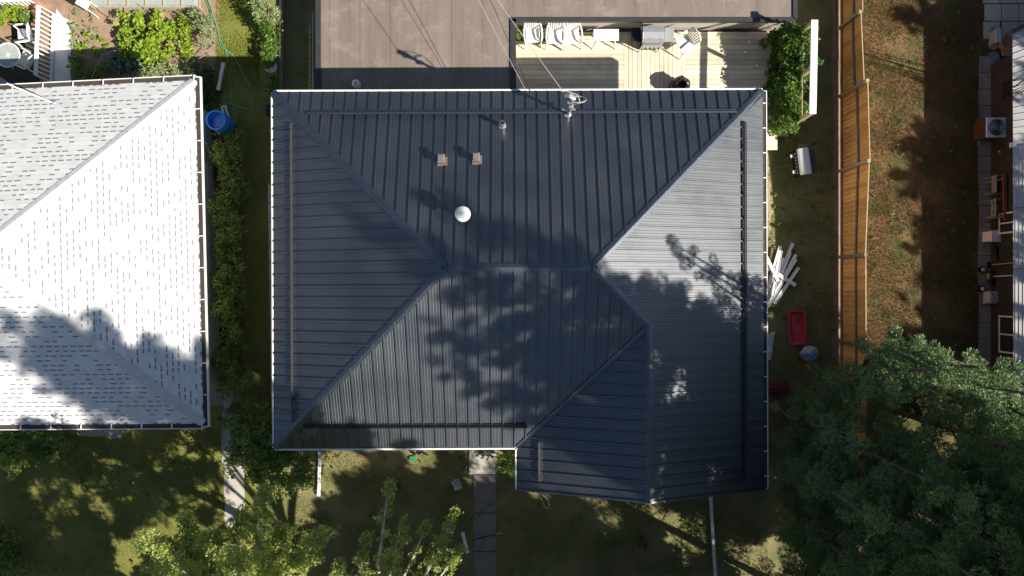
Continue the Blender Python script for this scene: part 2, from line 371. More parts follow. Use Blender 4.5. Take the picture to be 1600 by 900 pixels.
def leafytree(label, base, limbs, m, leaf=(.085, .06), dens=1.0, name='aspen_tree', group=None, trunkh=3.5, cl=.22, bark='palebark'):
    """limbs: (x0,y0,z0, x1,y1,z1, spread): leaf clusters along the outer part of each limb"""
    t = thing(name, label, 'tree', (base[0], base[1], 0), group=group)
    s = MB(); cs = []; rs = []; ns = []
    s.tube([(base[0], base[1], 0), (base[0]+.05, base[1]+.05, trunkh*.5), (base[0], base[1], trunkh)], [.16, .13, .10], 8)
    for l in limbs:
        a, b, sp = Vector(l[:3]), Vector(l[3:6]), l[6]
        root = Vector((base[0], base[1], min(trunkh, a.z)))
        j = [root, a]+[a.lerp(b, k/4)+Vector((random.uniform(-.06, .06), random.uniform(-.06, .06), .05*math.sin(k))) for k in range(1, 5)]
        s.tube(j, [.06, .045, .035, .026, .016, .006], 6)
        Ln = (b-a).length; nk = int(16*Ln*dens*max(.3, sp/.5))
        for k in range(nk):
            f = random.uniform(.18, 1.04)**.8; c = a.lerp(b, f); w_ = sp*(1.1-f*.75)
            ax = (b-a).normalized(); side = Vector((random.gauss(0, 1), random.gauss(0, 1), random.gauss(0, .8))); side -= ax*side.dot(ax)*.3
            side = side.normalized()*w_*random.random()**.5
            e = c+side+ax*abs(side.length)*.6
            if side.length > .25 and k % 2 == 0: s.tube([c, e], [.010, .003], 3)
            rr = cl*random.uniform(.5, 1.2); cs.append(tuple(e)); rs.append(rr); ns.append(int(44*(rr/.22)**2)+6)
    a, d = cloud(cs, rs, ns, .8, .6)
    s.build('trunk', M[bark], t)
    leafmesh('crown', m, t, a, d, *leaf)
    return t

def blades(name, m, boxes, n, ln=.07, wd=.014, label=None):
    """grass blades over ground rectangles given as pixel boxes"""
    areas = [(P(x0, y1), P(x1, y0)) for x0, y0, x1, y1 in boxes]; ar = np.array([(b.x-a.x)*(b.y-a.y) for a, b in areas]); pr = ar/ar.sum(); A = []
    for (a, b), q in zip(areas, pr):
        k = int(n*q); A.append(np.stack([rng.uniform(a.x, b.x, k), rng.uniform(a.y, b.y, k), np.full(k, .02)], 1))
    A = np.concatenate(A)
    keep = (np.sin(A[:, 0]*2.3+np.sin(A[:, 1]*1.9)*1.4)+np.sin(A[:, 1]*3.1+A[:, 0])+rng.normal(size=len(A))*1.1) > -.7
    A = A[keep]; D = rng.normal(size=A.shape)*.75; D[:, 2] = 1
    o = leafmesh(name, m, None, A, D, ln, wd); props(o, label, 'grass', kind='stuff'); return o

# ================================================================== SETTING
g = MB(); N = 40; S = 130.
g.add([(-S+2*S*i/N, -S+2*S*j/N, 0) for j in range(N+1) for i in range(N+1)], [(j*(N+1)+i, j*(N+1)+i+1, (j+1)*(N+1)+i+1, (j+1)*(N+1)+i) for j in range(N) for i in range(N)])
g.build('ground', M['lawn'], kind='structure')
def wob(pts, k=6, amp=.06):
    out = []
    for i, p in enumerate(pts):
        q = pts[(i+1) % len(pts)]
        for j in range(k):
            f = j/k; out.append((p[0]*(1-f)+q[0]*f+random.uniform(-amp, amp), p[1]*(1-f)+q[1]*f+random.uniform(-amp, amp)))
    return out
def sheet(name, pxs, z, m, k=6, amp=.06, kind='structure', zref=0):
    poly = wob([P(x, y, zref) for x, y in pxs], k, amp); b = MB(); b.add([(p[0], p[1], z) for p in poly], [tuple(range(len(poly)))[::-1]])
    return b.build(name, m, kind=kind)
sheet('garden_soil', [(112, -30), (345, -30), (338, 95), (330, 175), (318, 190), (300, 140), (108, 140)], .004, M['soil'])
sheet('patio_ground', [(-60, -30), (108, -30), (108, 140), (-60, 150)], .008, M['soil'])
sheet('dark_patio', [(20, 42), (62, 40), (64, 150), (-60, 150), (-60, 95), (15, 95)], .012, M['darksoil'], 4, .03)
sheet('sand_strip', [(1150, 190), (1204, 215), (1203, 300), (1206, 330), (1199, 400), (1196, 430), (1150, 430)], .004, M['sand'], 8, .05)
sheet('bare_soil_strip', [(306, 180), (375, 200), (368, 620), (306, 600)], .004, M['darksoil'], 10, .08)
sheet('fence_soil_strip', [(1300, -20), (1316, -20), (1318, 560), (1302, 560)], .004, M['soil'], 10, .06)
b = MB()                                                # front walk: poured slabs with joints
for i, (y0, y1) in enumerate([(741, 800), (802, 860), (862, 925), (927, 990)]):
    a, c = P(740+i*.6, y1), P(775+i*.3, y0); b.box(((a.x+c.x)/2, (a.y+c.y)/2, .02), (c.x-a.x, c.y-a.y, .04))
b.build('front_path', M['path'], kind='structure', bevel=.008)
b = MB(); a, c = P(733, 740), P(774, 640); b.box(((a.x+c.x)/2, (a.y+c.y)/2, .03), (c.x-a.x, c.y-a.y, .06)); b.build('entry_pad', M['slab'], kind='structure', bevel=.01)
sheet('side_path', [(349, 600), (372, 600), (380, 700), (383, 800), (372, 830), (352, 818), (350, 760), (346, 700)], .012, M['slab'], 5, .03)
sheet('concrete_apron', [(100, 640), (208, 640), (190, 685), (122, 680)], .012, M['slab'], 4, .03)
sheet('side_landing', [(310, 608), (346, 612), (350, 636), (312, 634)], .016, M['conc'], 3, .01)
b = MB()                                                # top right patio slabs
for i in range(5):
    for j in range(5):
        x0, y0 = 1538+i*27-(3 if j > 1 else 0), 62-(j+1)*27.5
        if j == 0 and i == 0: x0 -= 2
        a, c = P(x0, y0+26), P(x0+25.6, y0); b.box(((a.x+c.x)/2, (a.y+c.y)/2, .012), (c.x-a.x, c.y-a.y, .05))
for i in range(1, 5): a, c = P(1538+i*27, 88), P(1538+i*27+25.6, 63); b.box(((a.x+c.x)/2, (a.y+c.y)/2, .012), (c.x-a.x, c.y-a.y, .05))
b.build('patio_paving', M['slab'], kind='structure', bevel=.008)
b = MB()                                                # slab walk by the neighbour's wall
y = 88
while y < 900:
    a, c = P(1529+random.uniform(-1, 1), y+25), P(1550, y); b.box(((a.x+c.x)/2, (a.y+c.y)/2, .010), (c.x-a.x, c.y-a.y, .04), random.uniform(-.02, .02)); y += 26
b.build('slab_walk', M['conc'], kind='structure', bevel=.008)
sheet('gravel_border', [(1550, 88), (1600, 88), (1600, 900), (1550, 900)], .006, M['gravel'], 8, .04)
b = MB(); y = 288                                       # kerb slabs along the left wall of the main house
while y < 700:
    a, c = P(420+(y-290)*.016, y+29), P(450, y); b.box(((a.x+c.x)/2, (a.y+c.y)/2, .05), (c.x-a.x, c.y-a.y, .10), 0); y += 30.4
b.build('side_paving', M['slab'], kind='structure', bevel=.008)
for i, (x, y, rx, ry, m) in enumerate([(1551, 50, 8, 8, 'pink'), (1552, 68, 8.5, 10, 'conc'), (1553, 90, 9, 10, 'paver'), (1551, 110, 10, 8, 'pink')]):
    p = P(x, y); b = MB(); pl = [(p.x+rx*.0204*math.cos(t)*random.uniform(.9, 1.1), p.y+ry*.0204*math.sin(t)*random.uniform(.9, 1.1)) for t in [k*math.pi/5 for k in range(10)]]
    b.prism(pl, -.02, .045)
    b.build('stepping_stone', M[m], bevel=.01, cat='stone', group='stepping stones by the right-hand patio',
            label=['small pinkish stepping stone nearest the patio slabs', 'round grey stepping stone between the pinkish and bluish ones', 'round bluish grey stepping stone, third from the patio', 'broken reddish stepping stone farthest from the patio'][i])

# ================================================================== MAIN HOUSE
XL, XR, YT, YB, WL, YG, ZE, PT = -6.49, 6.86, 5.36, -4.34, .14, -5.50, 3.6, .4
def rz(x, y):
    a = min(x-XL, XR-x, YT-y, y-YB) if y > YB else -9
    w_ = min(x-WL, XR-x) if y < -.90 else -9
    return ZE+PT*max(a, w_)
PROF = [(0, 0), (.004, .046), (.036, .046), (.044, 0)]
for q in (.100, .172, .244): PROF += [(q, 0), (q+.006, .005), (q+.014, .005), (q+.020, 0)]
PITCH = .306
def slope(mb, org, U, V, uL, br, extra=0):
    """org: eave start, U along the eave, V uphill (unit, horizontal); br: [(u, vmin, vmax)]"""
    us = [b_[0] for b_ in br]; vmn = [b_[1] for b_ in br]; vmx = [b_[2] for b_ in br]
    pts = [(u, 0.) for u in us]
    k = 0
    while k*PITCH < uL:
        for o_, h in PROF:
            u = k*PITCH+o_+extra
            if 0 < u < uL: pts.append((u, h))
        k += 1
    pts = sorted(set(pts)); 
    def hgt(u):
        f = (u-extra) % PITCH; pr = PROF+[(PITCH, 0)]
        for (a, ha), (c, hc) in zip(pr, pr[1:]):
            if a <= f <= c: return ha+(hc-ha)*(f-a)/(c-a+1e-9)
        return 0
    vs = []; fs = []
    for u, _ in pts:
        h = hgt(u); a, c = float(np.interp(u, us, vmn)), float(np.interp(u, us, vmx))
        for v in (a, c):
            p = org+U*u+V*v; vs.append((p.x, p.y, ZE+PT*v+.012+h))
    for i in range(len(pts)-1): fs.append((2*i, 2*i+2, 2*i+3, 2*i+1))
    mb.add(vs, fs)
W, Dp = XR-XL, YT-YB; hD = Dp/2
house = thing('house', 'detached house with a dark blue black ribbed metal hip roof in the middle', 'house', (0, 0, 0), math.radians(.22))
XF[house.name] = Matrix()                                # measured axis-parallel, then turned as a whole
wal = MB(); o_ = .55
wal.prism([(XL+o_, YB+o_), (WL+o_, YB+o_), (WL+o_, YG+.35), (XR-o_, YG+.35), (XR-o_, YT-o_), (XL+o_, YT-o_)], 0, ZE-.06)
gx = (WL+XR)/2
wal.add([(WL+o_, YG+.35, ZE-.06), (XR-o_, YG+.35, ZE-.06), (gx, YG+.35, ZE+PT*(gx-WL)-.12), (WL+o_, YG+.6, ZE-.06), (XR-o_, YG+.6, ZE-.06), (gx, YG+.6, ZE+PT*(gx-WL)-.12)],
        [(0, 1, 2), (5, 4, 3), (0, 2, 5, 3), (1, 4, 5, 2)])
wall = wal.build('wall', M['stucco'], house)
roof_mb = MB()
slope(roof_mb, Vector((XL, YT, 0)), Vector((1, 0, 0)), Vector((0, -1, 0)), W, [(0, 0, 0), (hD, 0, hD), (W-hD, 0, hD), (W, 0, 0)], .16)
slope(roof_mb, Vector((XL, YB, 0)), Vector((0, 1, 0)), Vector((1, 0, 0)), Dp, [(0, 0, 0), (hD, 0, hD), (Dp, 0, 0)], .1)
wv = gx-WL                                              # run of the wing's slopes
slope(roof_mb, Vector((XL, YB, 0)), Vector((1, 0, 0)), Vector((0, 1, 0)), gx-XL, [(0, 0, 0), (hD, 0, hD), (WL-XL, 0, hD), (W-hD, W-hD-(WL-XL), hD), (gx-XL, wv, wv)], .1)
slope(roof_mb, Vector((XR, YT, 0)), Vector((0, -1, 0)), Vector((-1, 0, 0)), YT-YG, [(0, 0, 0), (hD, 0, hD), (W-wv-(W-Dp)+0.0, 0, W-(W-Dp)-(W-wv-(W-Dp))) if 0 else (2*hD-wv, 0, wv), (YT-YG, 0, wv)], .12)
slope(roof_mb, Vector((WL, YG, 0)), Vector((0, 1, 0)), Vector((1, 0, 0)), YB-YG+wv, [(0, 0, wv), (YB-YG, 0, wv), (YB-YG+wv, wv, wv)], .2)
roof = roof_mb.build('roof', M['metal'], house)
so_ = MB(); so_.prism([(XL+.02, YB+.02), (WL+.02, YB+.02), (WL+.02, YG+.02), (XR-.02, YG+.02), (XR-.02, YT-.02), (XL+.02, YT-.02)], ZE-.06, ZE-.03); so_.build('soffit', M['white'], roof)
MID = (YT+YB)/2; JY = YT-(2*hD-wv)
def capstrip(name, a, c, wd=.10, lift=.036, ext=.0):
    a, c = Vector(a), Vector(c); d = (c-a).normalized(); n_ = Vector((-d.y, d.x)); b = MB(); K = 8; vs = []
    for i in range(K+1):
        p = a.lerp(c, i/K)
        ins = .02
        for o2 in (-wd, -wd*.12, wd*.12, wd):
            q = p+n_*o2; 
            qq = Vector((min(max(q.x, XL+.002), XR-.002), min(max(q.y, YG+.002), YT-.002)))
            z = rz(qq.x, qq.y)+.014
            vs.append((q.x, q.y, (z if z > ZE-.02 else ZE)+lift))
    fs = [(4*i+j, 4*i+j+1, 4*i+j+5, 4*i+j+4) for i in range(K) for j in range(3)]
    b.add(vs, fs); return b.build(name, M['metaltrim'], roof)
capstrip('ridge_cap', (XL+hD, MID), (XR-hD, MID))
capstrip('hip_cap', (XL, YT), (XL+hD, MID)); capstrip('hip_cap', (XL, YB), (XL+hD, MID)); capstrip('hip_cap', (XR, YT), (XR-hD, MID))
capstrip('hip_cap', (XR-hD, MID), (gx, JY)); capstrip('ridge_cap', (gx, JY), (gx, YG))
capstrip('valley_flashing', (WL, YB), (gx, JY), .06, .034)
# gable verge trim on the wing
for x0 in (WL, XR):
    b = MB(); b.bar((x0, YG+.0, ZE+.0), (gx, YG+.0, ZE+PT*wv+.0), .05, .12); b.build('verge_trim', M['metaltrim'], roof)
def gutter(a, c, out, m_in, nh=0, par=house, z=None, lipw=.03, wd=.11):
    a, c, out = Vector((*a, 0)), Vector((*c, 0)), Vector((*out, 0)); z = ZE if z is None else z
    b = MB(); L_ = (c-a)
    b.bar(a+out*wd+Vector((0, 0, z-.04)), c+out*wd+Vector((0, 0, z-.04)), lipw, .09)
    b.bar(a+out*wd*.5+Vector((0, 0, z-.09)), c+out*wd*.5+Vector((0, 0, z-.09)), wd, .015)
    b.bar(a+out*.005+Vector((0, 0, z-.06)), c+out*.005+Vector((0, 0, z-.06)), .012, .09)
    for e in (a, c): b.bar(e+Vector((0, 0, z-.04)), e+out*wd+Vector((0, 0, z-.04)), .014, .10)
    for i in range(nh):
        p = a+L_*((i+.5)/nh)+Vector((0, 0, z+.018)); b.bar(p, p+out*(wd+.01), .028, .012)
    gt = b.build('gutter', M['white'], par)
    t = MB(); t.bar(a+out*wd*.48+Vector((0, 0, z-.018)), c+out*wd*.48+Vector((0, 0, z-.018)), wd*.84, .012); t.build('gutter_trough', m_in, gt)
gutter((XL, YT), (XR, YT), (0, 1), M['trough'], 0, wd=.05, lipw=.045)
gutter((XL, YB), (WL, YB), (0, -1), M['trough'], 0, wd=.05, lipw=.045)
gutter((XL, YB), (XL, YT), (-1, 0), M['trough'], 0, wd=.05, lipw=.045)
gutter((XR, YG), (XR, YT), (1, 0), M['trough'], 16, wd=.11, lipw=.024)
gutter((WL, YG), (WL, YB), (-1, 0), M['trough'], 0, wd=.05, lipw=.04)
# snow rails
def rail(a, c, m='metaltrim', two=True):
    b = MB(); a, c = Vector(a), Vector(c); d = (c-a); n = max(2, int(d.length/.61))
    def pt(f): q = a+d*f; return Vector((q.x, q.y, rz(q.x, q.y)+.085))
    nn = Vector((-d.y, d.x)).normalized()
    b.bar(pt(0), pt(1), .05, .05)
    if two:
        e = [Vector((q.x+nn.x*.07, q.y+nn.y*.07, rz(q.x+nn.x*.07, q.y+nn.y*.07)+.06)) for q in (a, c)]; b.bar(e[0], e[1], .02, .02)
    for i in range(n+1):
        q = pt(i/n); b.box((q.x, q.y, q.z-.045), (.04, .04, .08))
    b.build('snow_rail', M[m], roof)
rail(((-5.50, 4.71)), (6.05, 4.71)); rail((XL+.56, 4.45), (XL+.56, -3.55), 'rail', False); rail((XR-.60, 4.45), (XR-.60, -5.1), 'black', True)
rail((-5.62, YB+.60), (.38, YB+.60), 'black', True); rail((.72, -4.15), (.72, -5.2), 'rail', False)
# roof vents
def rp(px, py):
    z = 5.
    for _ in range(8): p = P(px, py, z); z = rz(p.x, p.y)
    return Vector((p.x, p.y, z))
p = rp(786, 197); b = MB(); b.lathe(p, [(.11, -.03), (.10, .05), (.065, .09), (.06, .42), (.05, .42), (.045, .2), (0, .2)], 16); b.build('vent_pipe', M['galv'], roof)
p = rp(786, 197); b = MB(); b.lathe(p+Vector((0, 0, .418)), [(.043, 0), (.043, .004), (0, .004)], 14); b.build('vent_opening', M['black'], roof)
for px, py in ((692, 252), (746, 250)):
    p = rp(px, py); b = MB(); b.box(p+Vector((0, 0, .04)), (.26, .26, .05), rx=-.38); b.box(p+Vector((0, 0, .16)), (.15, .15, .26))
    b.lathe(p+Vector((0, 0, .31)), [(.09, -.02), (.12, 0), (.12, .06), (.09, .09), (0, .10)], 4) if 0 else b.box(p+Vector((-.01, .03, .31)), (.20, .23, .08))
    b.box(p+Vector((-.01, .03, .36)), (.16, .19, .03)); b.build('roof_vent', M['brownv'], roof, bevel=.012)
p = rp(726, 338); b = MB(); b.lathe(p, [(.17, -.06), (.15, .04), (.085, .08), (.08, .62)], 18); b.build('flue_pipe', M['black'], roof, smooth=False)
b = MB(); b.lathe(p+Vector((0, 0, .60)), [(.14, 0), (.195, .02), (.195, .10), (.18, .13), (.12, .17), (.04, .19), (0, .195)], 24, 1, 1); b.build('flue_cap', M['whiteplastic'], roof)
# service mast
p = rp(889, 179); b = MB(); top = Vector((1.50, 4.84, 5.85)); foot = Vector((p.x, p.y, p.z-.02))
top = Vector((foot.x+.0, foot.y+.02, foot.z+1.75))
b.lathe(foot, [(.14, -.02), (.12, .05), (.05, .10), (.045, .3)], 14); b.tube([foot, foot.lerp(top, .92)], .04, 10)
b.tube([foot.lerp(top, .9), top, top+Vector((-.10, .05, .10)), top+Vector((-.2, .06, .02))], [.055, .075, .07, .05], 10)
b.bar(foot+Vector((-.20, .04, .42)), foot+Vector((.16, .04, .42)), .05, .05); b.box(foot+Vector((0, 0, 1.0)), (.12, .12, .14)); b.box(foot+Vector((-.05, .02, 1.35)), (.14, .10, .10))
mast = b.build('service_mast', M['galv'], roof, bevel=.004)
b = MB(); lp = [top+Vector((-.12, .05, .04))]+[top+Vector((.12+.20*math.cos(t), -.02+.12*math.sin(t*1.0), -.05-.16*math.sin(t))) for t in [k*math.pi/6-2.2 for k in range(9)]]+[top+Vector((-.05, .0, -.35))]
b.tube(lp, .014, 5)
lp = [top+Vector((-.12, .05, .0)), top+Vector((-.30, .22, -.18)), top+Vector((-.16, .26, -.30)), top+Vector((.14, .16, -.34)), top+Vector((.22, .0, -.5)), top+Vector((.05, 0, -.7))]; b.tube(lp, .012, 5)
b.build('drip_loop', M['wire'], roof)
# windows and doors on the walls (seen from a step aside)
def win(par, c, sz, ax, m='pane'):
    """ax 0: wall faces +-x, 1: faces +-y"""
    b = MB(); t_ = .05; w_, h_ = sz
    for sx in (-1, 1):
        d = Vector((0, sx*(w_/2), 0)) if ax == 0 else Vector((sx*(w_/2), 0, 0)); b.box(Vector(c)+d, (t_, .06, h_+.06) if ax else (.05, t_, h_+.06))
        b.box(Vector(c)+Vector((0, 0, sx*h_/2)), (w_+.06, .055, t_) if ax else (.055, w_+.06, t_))
    b.box(c, (.04, .05, h_) if ax else (.05, .04, h_))
    f = b.build('window', M['white'], par); g_ = MB(); g_.box(c, (w_-.02, .02, h_-.02) if ax else (.02, w_-.02, h_-.02)); g_.build('pane', M[m], f)
for x in (-4.6, -2.3): win(house, (x, YB+o_-.02, 2.2), (1.4, 1.1), 1)
for y in (-2.5, 1.0, 3.4): win(house, (XL+o_-.02, y, 2.3), (1.2, .9), 0); win(house, (XR-o_+.02, y, 2.3), (1.2, .9), 0)
win(house, (gx, YG+.33, 2.1), (2.0, 1.3), 1)
b = MB(); b.box((-.75, YB+o_-.02, 1.25), (.95, .06, 2.1)); dr = b.build('door', M['red'], house); b = MB(); b.lathe((-.4, YB+o_-.07, 1.25), [(.03, -.03), (.03, .03)], 8); b.build('handle', M['steel'], dr)
b = MB(); b.box((-.75, YB+o_-.45, .10), (1.4, .9, .2)); b.build('step', M['conc'], house)

# ================================================================== LEFT HOUSE (white shingles)
LZ, LP = 3.2, .454
tr, br_ = P(305, 125, LZ), P(318, 662, LZ); vdir = (br_-tr).normalized(); Dl = (br_-tr).length; nd = Vector((vdir.y, -vdir.x, 0))
if nd.x > 0: nd = -nd                                     # towards the west
nd = (P(0, 140, LZ)-tr).normalized()*.5+(P(0, 664, LZ)-br_).normalized()*.5; nd.normalize(); LW = 16.
tl, bl = tr+(P(0, 140, LZ)-tr).normalized()*LW, br_+(P(0, 664, LZ)-br_).normalized()*LW
h2 = Dl/2; rise = h2*LP
mE = (tr+br_)/2; mW = (tl+bl)/2; rE = mE+(mW-mE).normalized()*h2; rW = mW+(mE-mW).normalized()*h2
rE.z = rW.z = LZ+rise
lh = thing('house', 'neighbouring house at left with a white shingled hip roof', 'house', (-16, .8, 0))
b = MB(); b.uv = []
def uvface(vs, a, c):
    U_ = (c-a).normalized(); 
    for v in vs:
        d = v-a; u = d.dot(U_); vv = (d-U_*u).length; b.uv.append((u, vv))
    n = len(b.v); b.v += [tuple(v) for v in vs]; b.f.append(tuple(range(n, n+len(vs))))
for vs in ([tr, rE, br_], [tr, tl, rW, rE], [br_, rE, rW, bl], [tl, bl, rW]):
    if vs[0] is tr and vs[1] is rE: uvface(vs, tr, br_)
    elif vs[1] is tl: uvface(vs, tr, tl)
    elif vs[0] is br_: uvface(vs, br_, bl)
    else: uvface(vs, tl, bl)
lr = b.build('roof', M['shingle'], lh)
b = MB(); b.add([tr-Vector((0, 0, .03)), tl-Vector((0, 0, .03)), bl-Vector((0, 0, .03)), br_-Vector((0, 0, .03))], [(0, 1, 2, 3)]); b.build('soffit', M['white'], lr)
def lcap(a, c, w_=.13):
    a, c = Vector(a), Vector(c); d = (c-a).normalized(); s_ = Vector((-d.y, d.x, 0)).normalized()*w_; b = MB()
    n = int((c-a).length/.16)
    for i in range(n):
        p, q = a.lerp(c, i/n), a.lerp(c, (i+1.25)/n); lift = .008+.003*(i % 2); dz = Vector((0, 0, -w_*LP*.72))
        b.add([p-s_+dz+Vector((0, 0, lift)), p+Vector((0, 0, lift+.01)), p+s_+dz+Vector((0, 0, lift)), q-s_+dz+Vector((0, 0, lift+.008)), q+Vector((0, 0, lift+.02)), q+s_+dz+Vector((0, 0, lift+.008))], [(0, 1, 4, 3), (1, 2, 5, 4)])
    return b.build('hip_cap', M['cap'], lr)
lcap(tr, rE); lcap(br_, rE); lcap(rE, rW)
def lgut(a, c, out, nh):
    global ZE
    a, c, out = Vector(a), Vector(c), Vector(out).normalized(); b = MB(); wd = .12; up = Vector((0, 0, 1))
    b.bar(a+out*(wd+.015)-up*.05, c+out*(wd+.015)-up*.05, .024, .12); b.bar(a+out*wd*.5-up*.09, c+out*wd*.5-up*.09, wd, .015)
    for i in range(nh+1):
        p = a.lerp(c, (i+.03)/(nh+.06))+up*.045; b.bar(p-out*.02, p+out*(wd+.01), .03, .012)
    gt = b.build('gutter', M['white'], lh); t_ = MB(); t_.bar(a+out*wd*.5-up*.015, c+out*wd*.5-up*.015, wd*.92, .012); t_.build('gutter_trough', M['trough'], gt)
lgut(tr, tl, (0.03, 1, 0), 19); lgut(br_, bl, (0, -1, 0), 19); lgut(tr+Vector((0, .1, 0)), br_-Vector((0, .1, 0)), (1, 0, 0), 11)
b = MB(); we, wt, wb = P(338, 600), P(330, 185), P(345, 604)
w1, w2 = Vector((P(330, 185).x, P(0, 178).y, 0)), P(346, 606)
b.prism([(w1.x, w1.y), (w2.x, w2.y), (bl.x+.7, w2.y-.1), (tl.x+.7, w1.y-.7)], 0, LZ-.035); b.build('wall', M['stucco'], lh)
win(lh, ((w1.x+w2.x)/2+.04, 1.0, 2.1), (1.2, .9), 0)
pf = P(81, 160, 3.5); b = MB(); b.lathe(Vector((pf.x, pf.y, 3.42)), [(.10, 0), (.06, .04), (.02, .06)], 10); b.tube([(pf.x, pf.y, 3.45), (pf.x-.7, pf.y+.30, 4.35)], .02, 6); b.build('roof_mast', M['galv'], lr)
b = MB(); q = P(35, 378, 4.9); b.box((q.x, q.y, q.z-.05), (.25, .012, .02)); b.box((q.x+.12, q.y+.12, q.z-.1), (.012, .25, .02)); b.box((q.x-.12, q.y-.12, q.z-.06), (.012, .25, .02)) 
# ================================================================== FLAT-ROOFED GARAGE
GZ = 1.40
ga = thing('garage', 'low garage with a flat brown rolled roof behind the dark house', 'garage', (0, 8, 0))
x0, x1, x2 = P(499, 0, GZ).x, P(803, 0, GZ).x, P(1242, 0, GZ).x; y0 = 4.7; y1 = P(0, 30, GZ).y; y2 = 13.0
foot = [(x0, y0), (x1, y0), (x1, y1), (x2, y1), (x2, y2), (x0, y2)]
b = MB(); b.prism([(x0+.12, y0+.1), (x1-.10, y0+.1), (x1-.10, y1+.10), (x2-.12, y1+.10), (x2-.12, y2-.1), (x0+.12, y2-.1)], 0, GZ-.12); b.build('wall', M['slab'], ga)
b = MB(); b.prism(foot, GZ-.12, GZ)
gr = b.build('roof', M['flat'], ga)
b = MB()                                                 # lapped seams of the roofing sheets
x = x0+.35
while x < x2-.2:
    if x < x1-.2: b.box((x, (y0+y2)/2, GZ+.003), (.09, y2-y0-.3, .008))
    else: b.box((x, (y1+y2)/2+.15, GZ+.003), (.09, y2-y1-.5, .008))
    x += .92
b.build('seam', M['flat'], gr)
for a, c, wd in (((x0-.03, y0), (x0-.03, y2), .16), ((x1-.02, y0), (x1-.02, y1), .17), ((x1-.1, y1-.02), (x2, y1-.02), .13), ((x2, y1), (x2, y2), .13)):
    b = MB(); b.bar((a[0], a[1], GZ-.02), (c[0], c[1], GZ-.02), wd, .13); b.build('roof_edge', M['flatedge'], ga)
p = P(558, 133, GZ); b = MB(); b.lathe(p, [(.13, -.01), (.12, .03), (.07, .05), (.07, .16), (.125, .17), (.12, .20), (.06, .24), (0, .245)], 18); b.build('roof_vent', M['galv'], gr)

# ================================================================== DECK
DZ = .30
dk = thing('deck', 'weathered timber deck between the dark roof and the flat garage roof', 'deck', (4, 6.8, 0))
X0, Xa, Xb, X3 = x1, P(975, 0, DZ).x, P(1072, 0, DZ).x, P(1215, 0, DZ).x; Yb, Ya = 4.35, y1-.02
b = MB()
y = Yb
while y < Ya-.02:
    h = min(.155, Ya-y)
    b.box(((X0+Xa)/2, y+h/2, DZ-.015), (Xa-X0-.01, h-.008, .03)); b.box(((Xb+X3)/2, y+h/2, DZ-.015), (X3-Xb-.01, h-.008, .03)); y += .158
x = Xa
while x < Xb-.05: b.box((x+.068, (Yb+Ya)/2, DZ-.014), (.128, Ya-Yb, .03)); x += (Xb-Xa)/14
b.build('deck_boards', M['deck'], dk)
b = MB(); b.prism([(X0, Yb+.02), (X3-.03, Yb+.02), (X3-.03, Ya), (X0, Ya)], .0, DZ-.035); b.build('deck_frame', M['cedarrail'], dk)
b = MB(); p, q = P(1197, 214), P(1222, 200); b.box(((p.x+q.x)/2, (p.y+q.y)/2, .08), (q.x-p.x+.3, .30, .16)); b.build('step', M['wood'], dk, bevel=.01)

# privacy screen with vine
sc = thing('privacy_screen', 'vine screen frame with a broad white top board at the deck edge', 'screen', (8.55, 6.3, 0))
SX = 8.62; ya, yb = P(0, 178, 2.6).y, P(0, 31, 2.6).y
b = MB(); b.box((SX, (ya+yb)/2, 2.6), (.20, yb-ya, .045), rz=-.02); b.build('top_board', M['white'], sc, bevel=.006)
for y in (ya+.06, (ya+yb)/2, yb-.06): b = MB(); b.box((SX, y, 1.29), (.10, .10, 2.58)); b.build('post', M['wood'], sc)
b = MB()
for k in range(9): b.box((SX, (ya+yb)/2, .35+k*.17), (.02, yb-ya-.1, .035))
for k in range(17): b.box((SX-.02, ya+.1+k*(yb-ya-.2)/16, 1.0), (.018, .03, 1.5))
b.build('trellis', M['wood'], sc)
bl_ = []
for k in range(26):
    y = ya-.05+(yb-ya+.25)*(k+.5)/26; zt = 1.55+.12*math.sin(k*1.7)
    for z in (.45, .95, 1.4):
        bl_.append((SX+.12-random.uniform(0, .55)*(1.5-z*.4), y, z, random.uniform(.24, .36)))
for k in range(24): bl_.append((SX-.12-random.uniform(0, .2), ya+.1+(yb-ya-.1)*(k+.5)/24, random.uniform(1.45, 1.7), random.uniform(.16, .24)))
for k in range(6): bl_.append((SX+.10+random.uniform(0, .15), yb-.35+random.uniform(-.9, .25), random.uniform(1.6, 2.2), .20))
shrub('climbing_vine', 'leafy green climbing vine covering the trellis under the white top board', 'vine', bl_, M['l_vine'], (.085, .065), .85, base=(SX-.1, 6.3), cl=.13)
b = MB(); t = thing('wooden_stand', 'small pale wooden sawhorse stand at the foot of the vine screen', 'stand', tuple(P(1219, 205)))
for px, py in ((1214, 198), (1226, 200)):
    p = P(px, py); b = MB(); b.bar((p.x, p.y-.22, .02), (p.x, p.y+.05, .62), .07, .04); b.bar((p.x, p.y+.26, .02), (p.x, p.y+.05, .62), .07, .04); b.build('leg', M['wood'], t)
p, q = P(1214, 198), P(1226, 200); b = MB(); b.bar((p.x-.05, p.y+.05, .64), (q.x+.05, q.y+.05, .64), .09, .04); b.build('beam', M['wood'], t)

